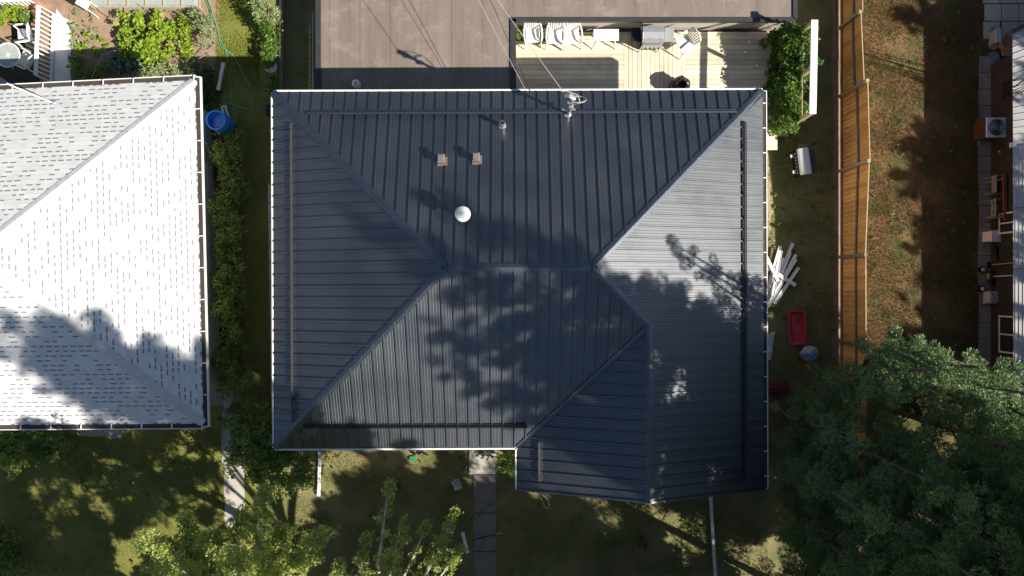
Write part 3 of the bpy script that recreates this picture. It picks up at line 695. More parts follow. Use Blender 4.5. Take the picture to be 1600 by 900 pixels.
# ------------------------------------------------------------------ deck furniture
def plastic_chair(loc, rot, label, group='white plastic armchairs on the deck'):
    t = thing('plastic_chair', label, 'chair', loc, rot, group); L0 = XF[t.name]; XF[t.name] = Matrix()
    b = MB(); b.add([(-.22, -.22, .40), (.22, -.22, .40), (.21, .20, .37), (-.21, .20, .37), (-.22, -.22, .43), (.22, -.22, .43), (.21, .20, .40), (-.21, .20, .40)], [(3, 2, 1, 0), (4, 5, 6, 7), (0, 1, 5, 4), (1, 2, 6, 5), (2, 3, 7, 6), (3, 0, 4, 7)])
    b.build('seat', M['whiteplastic'], t, bevel=.01)
    b = MB(); n = 7
    for k in range(n):                                   # fan of slats with slots between
        u = (k-(n-1)/2)/((n-1)/2); x = u*.20; b.bar((x*.85, .20+.0, .40), (x*1.1, .34-.03*abs(u), .84-.06*u*u), .045, .014, up=(0, 1, .3))
    b.tube([(-.23, .24, .60), (-.235, .32, .78), (-.14, .345, .86), (0, .35, .885), (.14, .345, .86), (.235, .32, .78), (.23, .24, .60)], .022, 6); b.build('backrest', M['whiteplastic'], t)
    for s_ in (-1, 1):
        b = MB(); b.tube([(s_*.25, .26, .64), (s_*.27, .10, .655), (s_*.275, -.12, .64), (s_*.255, -.22, .60), (s_*.24, -.24, .42)], [.022, .03, .03, .024, .02], 6); b.build('armrest', M['whiteplastic'], t)
        b = MB(); b.tube([(s_*.24, -.24, .42), (s_*.27, -.29, 0)], [.026, .018], 6); b.build('leg', M['whiteplastic'], t)
        b = MB(); b.tube([(s_*.21, .22, .42), (s_*.25, .32, 0)], [.026, .018], 6); b.build('leg', M['whiteplastic'], t)
    XF[t.name] = L0; return t
c0 = plastic_chair(tuple(P(832, 62, DZ)), .05, 'white plastic armchair nearest the garage corner')
p = P(866, 64, DZ); dup(c0, (p.x, p.y, DZ), -.06, 'middle one of the three white plastic armchairs in a row')
p = P(893, 64, DZ); dup(c0, (p.x, p.y, DZ), .10, 'white plastic armchair next to the white table, right end of the row of three')
p = P(1066, 74, DZ); dup(c0, (p.x, p.y, DZ), -1.0, 'white plastic armchair standing alone to the right of the barbecue')
t = thing('plastic_table', 'small white plastic side table on the deck beside the row of chairs', 'table', tuple(P(943, 70, DZ))); o3 = Vector(P(943, 70, DZ))
b = MB(); b.box(o3+Vector((0, .10, .66)), (.78, .36, .035)); b.box(o3+Vector((0, .10, .62)), (.70, .28, .06)); b.build('tabletop', M['whiteplastic'], t, bevel=.015)
for sx in (-1, 1):
    for sy in (-1, 1): b = MB(); b.tube([o3+Vector((sx*.27, .10+sy*.12, .64)), o3+Vector((sx*.36, .10+sy*.24, 0))], [.035, .02], 6); b.build('leg', M['whiteplastic'], t)
o3 = P(1012, 70, DZ); t = thing('barbecue', 'silver lidded gas barbecue with side shelves standing on the deck', 'barbecue', tuple(o3))
b = MB(); b.box(o3+Vector((0, .02, .45)), (.52, .42, .75)); b.build('cabinet', M['black'], t, bevel=.01)
b = MB(); prof = [(-.24, 0), (-.25, .12), (-.16, .24), (.02, .29), (.20, .25), (.24, .12), (.24, 0)]
vs = [(o3.x+sx*.33, o3.y+.02+y_, o3.z+.84+z_) for sx in (-1, 1) for y_, z_ in prof]; n = len(prof)
b.add(vs, [tuple(range(n)), tuple(range(n, 2*n))[::-1]]+[(i, i+1, n+i+1, n+i) for i in range(n-1)]); b.build('lid', M['steel'], t, bevel=.008)
b = MB(); b.tube([o3+Vector((-.24, -.31, 1.0)), o3+Vector((.24, -.31, 1.0))], .014, 6); b.bar(o3+Vector((-.24, -.31, 1.0)), o3+Vector((-.24, -.2, .98)), .02, .02); b.bar(o3+Vector((.24, -.31, 1.0)), o3+Vector((.24, -.2, .98)), .02, .02); b.build('handle', M['steel'], t)
b = MB(); b.box(o3+Vector((0, -.30, .78)), (.60, .08, .14)); cp = b.build('control_panel', M['steel'], t)
for k in range(4): b = MB(); b.tube([o3+Vector((-.2+k*.13, -.33, .78)), o3+Vector((-.2+k*.13, -.38, .78))], .026, 10); b.build('knob', M['black'], cp)
b = MB(); b.box(o3+Vector((.50, .05, .84)), (.32, .44, .03)); b.build('side_shelf', M['greyplastic'], t, bevel=.02)
b = MB(); b.box(o3+Vector((-.50, .05, .82)), (.32, .44, .03)); b.build('side_shelf', M['black'], t, bevel=.02)
for sx in (-1, 1):
    b = MB(); b.tube([o3+Vector((sx*.29, -.24, .02)), o3+Vector((sx*.29, -.24, .8))], .018, 6); b.build('leg', M['steel'], t)
    b = MB(); b.tube([o3+Vector((sx*.33, .24, .08)), o3+Vector((sx*.28, .24, .08))], .08, 12); b.build('wheel', M['black'], t)
# garbage bag
o3 = P(1058, 140, DZ); b = MB(); R_ = []
for i in range(13):
    z = i/12*.68; r = (.27+.05*math.sin(i*.9))*(1 if i < 9 else 1-.10*(i-8))
    R_.append((r, z))
n = 18; vs = []
for r, z in R_: vs += [(o3.x+.02+(r+random.uniform(-.03, .03))*math.cos(2*math.pi*k/n), o3.y+(r+random.uniform(-.03, .03))*math.sin(2*math.pi*k/n), DZ+z+random.uniform(-.015, .015)) for k in range(n)]
vs += [(o3.x+.02+.10*math.cos(2*math.pi*k/n), o3.y+.10*math.sin(2*math.pi*k/n), DZ+.45) for k in range(n)]
b.add(vs, [(i*n+k, i*n+(k+1) % n, (i+1)*n+(k+1) % n, (i+1)*n+k) for i in range(13) for k in range(n)]+[tuple(range(13*n, 14*n))])
b.build('garbage_bag', M['blackcloth'], None, 'open black plastic garbage bag standing on the deck by the roof edge', cat='bag')
# crate with plants behind the chairs
for i, (px, lab) in enumerate(((812, 'brown wooden planter box by the garage corner behind the first chair'), (849, 'brown wooden planter box between two of the white chairs'))):
    o3 = P(px, 62, DZ); t = thing('planter_box', lab, 'planter', tuple(o3), group='planter boxes on the deck'); b = MB()
    for k in range(3): b.box(o3+Vector((0, -.14, .06+k*.09)), (.36, .025, .08)); b.box(o3+Vector((0, .14, .06+k*.09)), (.36, .025, .08)); b.box(o3+Vector((-.17, 0, .06+k*.09)), (.025, .25, .08)); b.box(o3+Vector((.17, 0, .06+k*.09)), (.025, .25, .08))
    b.build('box', M['brownmetal'], t); a, d = cloud([o3+Vector((random.uniform(-.13, .13), random.uniform(-.08, .14), .34)) for _ in range(9)], [.10]*9, [34]*9); leafmesh('foliage', M['l_shrub'], t, a, d, .07, .03)

# ------------------------------------------------------------------ overhead cables
def cable(a, c, sag, r, m, label, grp='overhead service cables'):
    a, c = Vector(a), Vector(c); pts = [a.lerp(c, i/14)-Vector((0, 0, sag*4*(i/14)*(1-i/14))) for i in range(15)]
    b = MB(); b.tube(pts, r, 5); b.build('overhead_cable', M[m], None, label, cat='cable', group=grp)
topw = top+Vector((-.2, .06, .02))
far = P(772, -60, 6.3); cable(topw, (far.x-3.4, far.y+4.2, 6.2), .25, .009, 'wire', 'pale service cable running from the roof mast over the chairs')
e = P(829, 143, 3.62); cable(e, (e.x-4.6, e.y+10.2, 5.6), .3, .008, 'blackwire', 'thin dark cable leaving the roof edge left of the mast')
cable((e.x-.12, e.y+.02, 3.6), (e.x-5.6, e.y+10.2, 5.4), .3, .007, 'wire', 'thin pale cable leaving the roof edge beside the dark one')

# ================================================================== FENCE
FX = 10.42
fence = thing('fence', 'long stepped orange cedar board fence between the two yards', 'fence', (FX, 5, 0))
def fy(py): return (450-py)*CAMH/FPX
secs = [(-60, 45, 1.55, 1.62), (45, 152, 1.50, 1.72), (152, 268, 1.95, 2.10), (268, 402, 2.05, 1.80), (402, 532, 1.82, 1.84), (532, 640, 1.85, 1.85), (640, 760, 1.8, 1.8)]
for (ya_, yb_, ha, hb) in secs:
    A_, B_ = fy(ya_), fy(yb_); L_ = A_-B_; n = int(L_/.142); b = MB()
    for k in range(n):
        f = (k+.5)/n; y = A_-L_*f; h = ha+(hb-ha)*f+random.uniform(-.012, .012); b.box((FX+.035+random.uniform(-.003, .003), y, h/2+.03), (.018, L_/n-.006, h-.04))
    b.build('boards', M['cedar'], fence)
    for z0, z1 in ((.22, .22), (ha*.68, hb*.68)): b = MB(); b.bar((FX, A_-.05, z0), (FX, B_+.05, z1), .05, .09); b.build('rail', M['cedarrail'], fence)
    b = MB(); b.bar((FX+.035, A_, ha+.01), (FX+.035, B_, hb+.01), .028, .02); b.build('top_cap', M['wood'], fence)
    b = MB(); b.box((FX-.01, A_, (ha+.10)/2), (.09, .09, ha+.12)); b.build('post', M['cedarrail'] if random.random() > .4 else M['wood'], fence)

# ================================================================== RIGHT HOUSE
NZ = 1.62; ex = P(1583, 0, NZ).x
nb = thing('house', 'house at the right edge with a pale grey ribbed roof edge', 'house', (16, 0, 0))
yt = P(0, 46, NZ).y; ym = P(0, 228, NZ).y; yb = P(0, 598, NZ).y
b = MB(); b.add([(ex-.02, yt, NZ), (ex+3.2, yt+1.6, NZ+.8), (ex+3.2, ym, NZ+.8), (ex-.0, ym, NZ)], [(0, 1, 2, 3)])
k = 0
while yt-.05-k*.2 > ym+.1:
    y = yt-.15-k*.2; b.bar((ex-.02, y, NZ+.012), (ex+3.2, y+1.5*max(0, 1-k*.06), NZ+.812), .02, .02); k += 1
r1 = b.build('roof', M['nbroof'], nb)
b = MB(); b.add([(ex-.04, ym-.01, NZ+.05), (ex+3.2, ym-.01, NZ+.85), (ex+3.2, yb, NZ+.85), (ex-.02, yb, NZ+.05)], [(0, 1, 2, 3)])
x = ex+.03
while x < ex+3.1: b.bar((x, ym-.01, NZ+.06+(x-ex)*.25), (x, yb, NZ+.06+(x-ex)*.25), .018, .022); x += .10
b.build('roof_panel', M['nbroof'], r1)
for y in (P(0, 325, NZ).y, P(0, 420, NZ).y): b = MB(); b.bar((ex-.02, y, NZ+.07), (ex+3.2, y, NZ+.87), .02, .012); b.build('panel_joint', M['cedarrail'], r1)
b = MB(); b.bar((ex-.22, yt-.16, NZ), (ex+3.2, yt+1.62, NZ+.80), .12, .10); b.build('roof_edge', M['brownmetal'], nb)
b = MB(); b.box((ex-.03, ym+.02, NZ+.03), (.16, .14, .08)); b.build('gutter_end', M['white'], nb)
b = MB(); b.prism([(15.25, yt-.6), (21.5, yt-.6), (21.5, yb+.1), (15.25, yb+.1)], 0, NZ-.02); b.build('wall', M['siding'], nb)
b = MB(); b.add([(17.4, yt+6, NZ+1.0), (22, yt+6, NZ+2.0), (22, yb+.3, NZ+2.0), (17.4, yb+.3, NZ+1.0)], [(0, 1, 2, 3)]); b.prism([(17.6, yt+5.8), (21.8, yt+5.8), (21.8, -3.3), (17.6, yb+.5)], 0, NZ+.95); b.build('added_shade_storey', M['nbroof'], nb)  # unseen upper volume, added to throw more shade from the right
for py in (352, 520): win(nb, (15.20, fy(py), .95), (1.1 if py > 400 else .6, .75), 0)

# clutter along the right wall
def blockthing(name, label, cat, m, parts, group=None):
    c = parts[0][0]; b = MB()
    for q in parts: b.box(*q)
    return b.build(name, M[m], None, label, cat=cat, group=group, bevel=.01)
o3 = P(1531, 208); o3.z = .05; t = thing('air_conditioner', 'tan outdoor air conditioner with a round fan grille on a bluish pad', 'air conditioner', tuple(o3)); ac = P(1541, 208)
b = MB(); b.box((P(1533, 0).x+.36, ac.y, .05), (.98, .84, .07)); b.build('pad', M['paver'], t, bevel=.01)
cx = P(1556, 0, .78).x; b = MB(); b.box((cx, ac.y+.02, .43), (.60, .60, .70)); b.build('cabinet', M['brownmetal'], t, bevel=.03)
b = MB(); b.box((cx, ac.y+.02, .79), (.62, .62, .035)); b.build('top_cover', M['whiteplastic'], t, bevel=.07)
b = MB(); b.lathe((cx, ac.y+.02, .812), [(.255, 0), (.255, .006), (0, .006)], 28); b.build('fan_opening', M['black'], t)
b = MB()
for k in range(9): r = .05+.025*k; b.tube([(cx+r*math.cos(a_), ac.y+.02+r*math.sin(a_), .828) for a_ in [j*math.pi/12 for j in range(25)]], .004, 4)
for k in range(8): a_ = k*math.pi/4; b.bar((cx, ac.y+.02, .83), (cx+.26*math.cos(a_), ac.y+.02+.26*math.sin(a_), .83), .008, .006)
b.lathe((cx, ac.y+.02, .82), [(.07, 0), (.07, .015), (0, .02)], 16); b.build('fan_grille', M['galv'], t)
def patio_chair(px, py, label, slat=None, grp='folded dark chairs by the right-hand wall', z=.0):
    p = P(px, py); t = thing('patio_chair', label, 'chair', (p.x, p.y, 0), 0, grp); b = MB(); 
    b.box(p+Vector((0, 0, .42)), (.44, .50, .03)); b.build('seat', M['black'] if not slat else M['greyplastic'], t, bevel=.01)
    b = MB()
    for k in range(4): b.box(p+Vector((-.25-.03*k, 0, .50+.10*k)), (.03, .50, .06), ry=-.2)
    b.tube([p+Vector((-.22, -.26, .42)), p+Vector((-.36, -.26, .88)), p+Vector((-.36, .26, .88)), p+Vector((-.22, .26, .42))], .016, 5); b.build('backrest', M['greyplastic'], t)
    if slat:
        for sy in (-1, 1): b = MB(); b.box(p+Vector((-.30, sy*.13, .78)), (.16, .13, .03), ry=-.4); b.build('cushion', M[slat], t, bevel=.01)
    for sy in (-1, 1):
        b = MB(); b.tube([p+Vector((-.28, sy*.28, .64)), p+Vector((.24, sy*.28, .62))], .02, 5); b.build('armrest', M['greyplastic'], t)
        for sx in (-1, 1): b = MB(); b.tube([p+Vector((sx*.20, sy*.24, .42)), p+Vector((sx*.24, sy*.27, 0))], .016, 5); b.build('leg', M['greyplastic'], t)
patio_chair(1548, 292, 'dark patio chair nearest the air conditioner'); patio_chair(1547, 328, 'dark patio chair with red slats beside the dark plain one', 'darkred')
b = MB(); a, c = P(1569, 272, .9), P(1571, 345, .9); b.bar(a, c, .10, .05); 
t = thing('bench', 'long orange wooden plank bench along the right-hand wall', 'bench', (a.x, (a.y+c.y)/2, 0)); b.build('seat', M['redbrown'], t)
for q in (a.lerp(c, .1), a.lerp(c, .9)): b = MB(); b.box((q.x, q.y, .44), (.08, .06, .88)); b.build('leg', M['cedarrail'], t)
blockthing('storage_box', 'pale pinkish box with a lid beside the window on the right wall', 'box', 'pinkbox' if 'pinkbox' in M else 'whiteplastic', [((P(1562, 0, .5).x, P(0, 369, .5).y, .26), (.52, .32, .50)), ((P(1562, 0, .5).x, P(0, 369, .5).y, .52), (.56, .36, .04))])
# lawn mower: two white-hubbed wheels, grass bag, handle
p = P(1556, 450); t = thing('lawn_mower', 'lawn mower with white hubbed wheels and a grey grass bag by the right wall', 'lawn mower', (p.x, p.y, 0))
b = MB(); b.box((p.x, p.y+.30, .20), (.62, .46, .16)); b.lathe((p.x, p.y+.30, .28), [(.14, 0), (.14, .12), (.08, .16), (0, .16)], 14); b.build('deck_housing', M['black'], t, bevel=.03)
for px, py in ((1536, 421), (1535, 451)):
    q = P(px, py, .16); b = MB(); b.lathe((q.x, q.y, .10), [(.10, -.06), (.11, 0), (.10, .06), (.0, .06)], 16); wh = b.build('wheel', M['black'], t)
    b = MB(); b.lathe((q.x, q.y, .162), [(.062, 0), (.062, .008), (.018, .008), (.018, .004), (0, .004)], 14); b.build('hub', M['whiteplastic'], wh)
q = P(1556, 465, .35); b = MB(); b.box(q+Vector((-.02, 0, -.12)), (.46, .42, .34), taper=.85); b.build('grass_bag', M['shadefabric'], t, bevel=.04)
b = MB(); b.tube([P(1544, 445, .3), P(1541, 430, .5), P(1548, 452, .6), P(1560, 478, .75), P(1570, 478, .8)], .012, 5); b.build('handle', M['black'], t)
for (a, c, mh, mt_, lab, nm) in ((P(1550, 414, .35), P(1588, 410, 1.5), 'wood', 'black', 'wooden handled shovel leaning on the right-hand wall above the mower', 'shovel'), (P(1552, 432, .25), P(1592, 430, 1.45), 'whiteplastic', 'straw', 'white handled corn broom leaning on the right-hand wall', 'broom'), (P(1566, 326, .6), P(1586, 323, 1.2), 'whiteplastic', 'greyplastic', 'thin white handled squeegee leaning behind the dark chairs', 'squeegee')):
    t = thing(nm, lab, nm, (a.x, a.y, 0)); b = MB(); b.tube([a, c], .016, 6); b.build('handle', M[mh], t); b = MB(); b.box(a+Vector((-.08, 0, -.05)), (.22, .20, .06), ry=.5); b.build('head', M[mt_], t, bevel=.02)
p = P(1573, 66, .35); b = MB(); b.lathe((p.x+.10, p.y, 0), [(.16, 0), (.22, .30), (.24, .32), (.20, .32), (.18, .28), (0, .28)], 18); b.build('flower_pot', M['terra'], None, 'large terracotta pot half under the corner of the right roof', cat='pot')
p = P(1572, 154, .12); b = MB(); b.lathe((p.x, p.y, 0), [(.09, 0), (.12, .18), (.13, .2), (.10, .2), (0, .17)], 14); b.build('flower_pot', M['terra'], None, 'small terracotta pot above the air conditioner', cat='pot')
b = MB(); p = P(1561, 55, .4); b.box((p.x, p.y, .36), (.18, .44, .05), rz=.06); t = thing('plastic_bin', 'narrow pale blue bin lid beside the patio slabs', 'bin', (p.x, p.y, 0)); b.build('lid', M['bluebin'] if 'bluebin' in M else M['whiteplastic'], t, bevel=.01); b = MB(); b.box((p.x, p.y, .17), (.16, .40, .34), rz=.06); b.build('body', M['greyplastic'], t)
b = MB(); rr = random.Random(3)
for k in range(7):
    y_ = 128+k*4; b.tube([P(1562+rr.uniform(-4, 4), y_+14, .3), P(1570, y_+rr.uniform(-3, 3), .8), P(1582, y_-2+rr.uniform(-3, 3), 1.4), P(1604, y_-14+rr.uniform(-6, 6), 3.2)], [.02, .016, .014, .012], 5)
b.build('cable_bundle', M['blackwire'], None, 'tangle of black cables hanging over the right roof edge', cat='cable')
b = MB(); rr = random.Random(5)
for k in range(16): q = P(1566+rr.uniform(-7, 7), 248+rr.uniform(-13, 13), rr.uniform(.2, .5)); q2 = q+Vector((rr.uniform(-.16, .16), rr.uniform(-.16, .16), rr.uniform(-.1, .1))); b.tube([q, q.lerp(q2, .5)+Vector((0, 0, .05)), q2], rr.uniform(.008, .03), 5)
q = P(1566, 255); b.lathe((q.x, q.y, 0), [(.14, 0), (.15, .3), (.13, .3), (.12, .2), (0, .2)], 12); b.build('metal_scrap', M['galv'], None, 'bin of silver metal scraps below the air conditioner', cat='scrap')
b = MB()
for k in range(5): q = P(1556+k*3, 385+k*3, .45-k*.03); b.bar(q, q+Vector((.10, -.42, -.03)), .06, .03)
q = P(1562, 392); b.box((q.x, q.y, .2), (.30, .5, .36)); b.build('plastic_crate', M['black'], None, 'black plastic crate with slats beside the shovel', cat='crate')
b = MB(); q = P(1572, 473, .2); b.box((q.x+.15, q.y, .12), (.4, .2, .2)); b.build('clay_block', M['terra'], None, 'reddish clay block against the wall beside the grass bag', cat='block')
q = P(1574, 606, .3); b = MB(); b.lathe((q.x-.1, q.y, 0), [(.26, 0), (.36, .36), (.38, .38), (.33, .38), (.30, .32), (0, .32)], 18); b.build('flower_pot', M['terra'], None, 'big terracotta tub half hidden by the spruce at the right wall', cat='pot')

# ================================================================== RIGHT STRIP between house and fence
# grill lying on the lawn (white lid, dark base, two pale blocks)
p = P(1246, 257); t = thing('barbecue', 'small white and black barbecue standing on the grass near the fence', 'barbecue', (p.x, p.y, 0)); rzq = .14
def LQ(x, y, z): R = Matrix.Rotation(rzq, 3, 'Z'); return Vector((p.x, p.y, 0))+R @ Vector((x, y, z))
b = MB(); b.box(LQ(-.02, 0, .35), (.34, .80, .50), rz=rzq); b.build('body', M['black'], t, bevel=.02)
prof = [(-.17, 0), (-.15, .10), (-.04, .16), (.10, .15), (.18, .06), (.18, 0)]; n = len(prof); b = MB()
b.add([LQ(x_-.02, sy*.41, .60+z_) for sy in (-1, 1) for x_, z_ in prof], [tuple(range(n)), tuple(range(n, 2*n))[::-1]]+[(i, n+i, n+i+1, i+1) for i in range(n-1)]); b.build('lid', M['whiteplastic'], t, bevel=.01)
b = MB(); b.tube([LQ(-.10, .42, .6), LQ(-.12, .52, .62), LQ(.12, .52, .62), LQ(.12, .42, .6)], .014, 6); b.build('handle', M['greyplastic'], t)
b = MB(); b.box(LQ(.27, -.02, .52), (.20, .76, .03), rz=rzq); b.build('side_shelf', M['darkblue'] if 'darkblue' in M else M['flatedge'], t, bevel=.01)
for y_ in (.23, -.27): b = MB(); b.box(LQ(-.33, y_, .50), (.09, .10, .06), rz=rzq); b.build('knob', M['whiteplastic'], t, bevel=.012); b = MB(); b.tube([LQ(-.18, y_, .5), LQ(-.30, y_, .5)], .02, 6); b.build('bracket', M['black'], t)
b = MB()
for k in range(7): b.box(LQ(-.23, -.32+k*.1, .52), (.05, .05, .03), rz=rzq+k)
b.build('fitting', M['steel'], t)
for sx, sy in ((-1, -1), (1, -1), (-1, 1), (1, 1)): b = MB(); b.tube([LQ(sx*.13-.02, sy*.36, .2), LQ(sx*.16-.02, sy*.40, 0)], .018, 5); b.build('leg', M['black'], t)
# siding offcuts
offl = ['white siding strip reaching farthest up in the heap, its end nearest the fence', 'steep white siding strip at the left of the heap, leaning towards the eave', 'white siding strip running diagonally through the middle of the heap', 'low white siding strip close against the eave at the left of the heap', 'white siding strip ending just below the farthest reaching one', 'long white siding strip under the right-hand ones of the heap', 'lowest right white siding strip, ending farthest down the heap', 'upper white siding strip lying crosswise from top left to lower right', 'nearly upright white siding strip in the middle of the heap', 'short crosswise white siding strip at the very left of the heap']
offs = [((1198, 472), (1238, 380)), ((1196, 462), (1218, 385)), ((1200, 478), (1232, 395)), ((1194, 455), (1224, 404)), ((1203, 470), (1241, 398)), ((1196, 480), (1240, 405)), ((1207, 474), (1245, 418)), ((1196, 418), (1240, 446)), ((1204, 465), (1216, 392)), ((1194, 402), (1212, 440))]
for i, (a, c) in enumerate(offs):
    z = .02+i*.022; b = MB(); A_, B_ = P(*a), P(*c); A_.z = z; B_.z = z+random.uniform(0, .05)
    b.bar(A_, B_, random.uniform(.085, .12), .014); r_ = (B_-A_).cross(Vector((0, 0, 1))).normalized()*.045; b.bar(A_+r_+Vector((0, 0, .012)), B_+r_+Vector((0, 0, .012)), .012, .03)
    b.build('siding_offcut', M['white'], None, offl[i], cat='siding strip', group='heap of white siding offcuts')
# red sled
A_ = P(1243, 511); t_ = MB(); L_, Wd = 1.10, .54; prof = []
def ring(w_, l_, z, n=28, pw=9):
    out = []
    for k in range(n):
        a_ = 2*math.pi*k/n; c_, s_ = math.cos(a_), math.sin(a_); r_ = (abs(c_)**pw+abs(s_)**pw)**(-1/pw); x_, y_ = w_/2*r_*c_, l_/2*r_*s_; q = Matrix.Rotation(.04, 2) @ Vector((x_, y_)); out.append((A_.x+q.x, A_.y+q.y, z))
    return out
rs_ = [ring(.40, .94, 0), ring(.50, 1.04, .14), ring(.56, 1.10, .15), ring(.56, 1.10, .17), ring(.47, 1.0, .165), ring(.40, .92, .04), ring(.30, .80, .03), ring(.27, .76, .05), ring(.01, .02, .05)]
vs = [v for r_ in rs_ for v in r_]; t_.add(vs, [(i*28+k, i*28+(k+1) % 28, (i+1)*28+(k+1) % 28, (i+1)*28+k) for i in range(8) for k in range(28)]); t_.build('sled', M['red'], None, 'shallow red plastic sled lying on the grass', cat='sled')
# tool bag with blue strap
q = P(1262, 552); t = thing('tool_bag', 'crumpled pale grey bag with a blue strap below the red sled', 'bag', (q.x, q.y, 0)); b = MB()
n = 14; vs = []
for i in range(7):
    f = i/6; r = .26*math.sin(math.pi*(.18+.80*f))**.6
    for k in range(n): a_ = 2*math.pi*k/n; vs.append((q.x+r*1.15*math.cos(a_+.5)*random.uniform(.85, 1.1), q.y+r*math.sin(a_+.5)*random.uniform(.85, 1.1)+.02*f, .36*f))
b.add(vs, [(i*n+k, i*n+(k+1) % n, (i+1)*n+(k+1) % n, (i+1)*n+k) for i in range(6) for k in range(n)]+[tuple(range(6*n, 7*n))]); b.build('bag', M['shadefabric'], t, smooth=True)
b = MB(); b.tube([(q.x-.26, q.y-.06, .18), (q.x-.15, q.y+.0, .36), (q.x, q.y-.05, .40), (q.x+.17, q.y+.06, .33), (q.x+.25, q.y+.12, .15)], .03, 6); b.tube([(q.x+.05, q.y+.25, .1), (q.x+.02, q.y+.1, .38), (q.x+.05, q.y-.1, .39), (q.x+.1, q.y-.26, .15)], .022, 6); b.build('strap', M['blue'], t)
b = MB(); a = P(1201, 540, 1.0); b.bar(P(1199, 562, .8), P(1203, 522, 1.2), .22, .03); b.bar(P(1205, 536, 1.0), P(1208, 520, 1.25), .10, .03); b.bar(P(1196, 545, 1.0), P(1205, 545, 1.0), .16, .04); b.bar(P(1199, 560, .0), P(1199, 560, .85), .05, .05); b.build('siding_scrap', M['white'], None, 'ragged white sheet of scrap leaning at the right wall under the eave', cat='scrap')
q = P(1207, 634); t = thing('rake', 'straw coloured leaf rake head with a thin pale handle at the eave', 'rake', (q.x, q.y, 0)); b = MB()
for k in range(60): a_ = random.uniform(1.6, 4.7); r = random.uniform(.14, .26); b.tube([(q.x+.13, q.y-.02, .25), (q.x+.10+r*math.cos(a_), q.y+r*math.sin(a_)*.85, .25+random.uniform(-.1, .1))], [.014, .008], 4)
b.build('head', M['straw'], t); b = MB(); b.tube([(q.x+.10, q.y-.02, .25), P(1233, 652, .1)], .014, 5); b.build('handle', M['wood'], t)
q = P(1212, 606); b = MB()
vs = []; 
for i in range(7):
    for k in range(9): vs.append((q.x-.36+.12*i*1.0, q.y-.2+.05*k, .10+.16*math.exp(-((i-3)**2+(k-4)**2)/9)+random.uniform(-.03, .03)))
b.add(vs, [(i*9+k, i*9+k+1, (i+1)*9+k+1, (i+1)*9+k) for i in range(6) for k in range(8)]); ob = b.build('tarp', M['darkred'], None, 'crumpled dark red tarp beside the straw rake', cat='tarp'); mo = ob.modifiers.new('solid', 'SOLIDIFY'); mo.thickness = .012

# ================================================================== LEFT STRIP and gardens
q = P(354, 197); t = thing('rain_barrel', 'bright blue open rain barrel beside the white-roofed house', 'barrel', (q.x, q.y, 0))
b = MB(); b.lathe((q.x, q.y, 0), [(.24, 0), (.29, .06), (.30, .25), (.31, .28), (.30, .31), (.305, .60), (.315, .63), (.30, .66), (.29, .86), (.305, .89), (.305, .92), (.27, .92), (.265, .86), (.26, .62)], 30); b.build('body', M['blue'], t, smooth=False)
b = MB(); b.lathe((q.x, q.y, .60), [(.27, 0), (.27, .004), (0, .004)], 24); b.build('contents', M['darksoil'], t)
for (a, c, zz, lab, r) in ((( 349, 98), (341, 141), .35, 'white downspout piece standing out above the green hose', .045), ((500, 706), (498, 775), .08, 'white downspout lying on the lawn below the left half of the dark roof', .045), ((723, 832), (731, 864), .10, 'short white downspout piece beside the front path', .05), ((1110, 772), (1118, 905), .10, 'long white downspout extension lying on the front lawn', .045)):
    b = MB(); b.bar(P(*a, zz), P(*c, zz), r*2, r*1.5); A_, B_ = P(*a, zz), P(*c, zz); d = (B_-A_).normalized()
    for k in (.06, .94): m_ = A_.lerp(B_, k); b.bar(m_-d*.04, m_+d*.04, r*2.25, r*1.8)
    n_ = Vector((-d.y, d.x, 0))
    for s_ in (-.5, .5): b.bar(A_+n_*s_*r+Vector((0, 0, r*.8)), B_+n_*s_*r+Vector((0, 0, r*.8)), .008, .008)
    b.build('downspout', M['white'], None, lab, cat='downspout', group='loose white downspout pieces')
b = MB()
for s_ in (0, 1): b.bar(P(346+s_*6, 167, .2), P(352+s_*6, 184, .2), .05, .05)
b.bar(P(346, 167, .2), P(354, 166, .2), .05, .05); b.bar(P(350, 183, .0), P(350, 183, .2), .04, .04); b.build('elbow_pipe', M['white'], None, 'bent white plastic elbow behind the blue barrel', cat='pipe')
def hose(pts, z, r, m, name, label, cat):
    P3 = [P(*p_) for p_ in pts]; out = []
    for i in range(len(P3)-1):
        p0, p1, p2, p3 = P3[max(i-1, 0)], P3[i], P3[i+1], P3[min(i+2, len(P3)-1)]
        for k in range(6):
            t_ = k/6; out.append(.5*((2*p1)+(-p0+p2)*t_+(2*p0-5*p1+4*p2-p3)*t_*t_+(-p0+3*p1-3*p2+p3)*t_**3)+Vector((0, 0, z)))
    out.append(P3[-1]+Vector((0, 0, z))); b = MB(); b.tube(out, r, 5); return b.build(name, M[m], None, label, cat=cat)
hose([(318, -10), (330, 20), (340, 45), (346, 72), (365, 88), (380, 115), (393, 140), (398, 160), (392, 170), (378, 168), (364, 163), (350, 163)], .03, .016, 'green', 'garden_hose', 'green garden hose looping across the side lawn to the barrel', 'hose')
hose([(322, -10), (336, 30), (344, 60), (356, 88), (353, 105), (360, 122), (362, 150), (366, 180), (367, 192)], .05, .013, 'green', 'garden_hose', 'thinner green hose running straight down past the barrel', 'hose')
hose([(843, 765), (846, 772), (851, 782), (856, 778), (853, 768), (846, 762)], .9, .014, 'wire', 'rope_loop', 'small loop of white cord hanging at the front wing eave', 'cord')
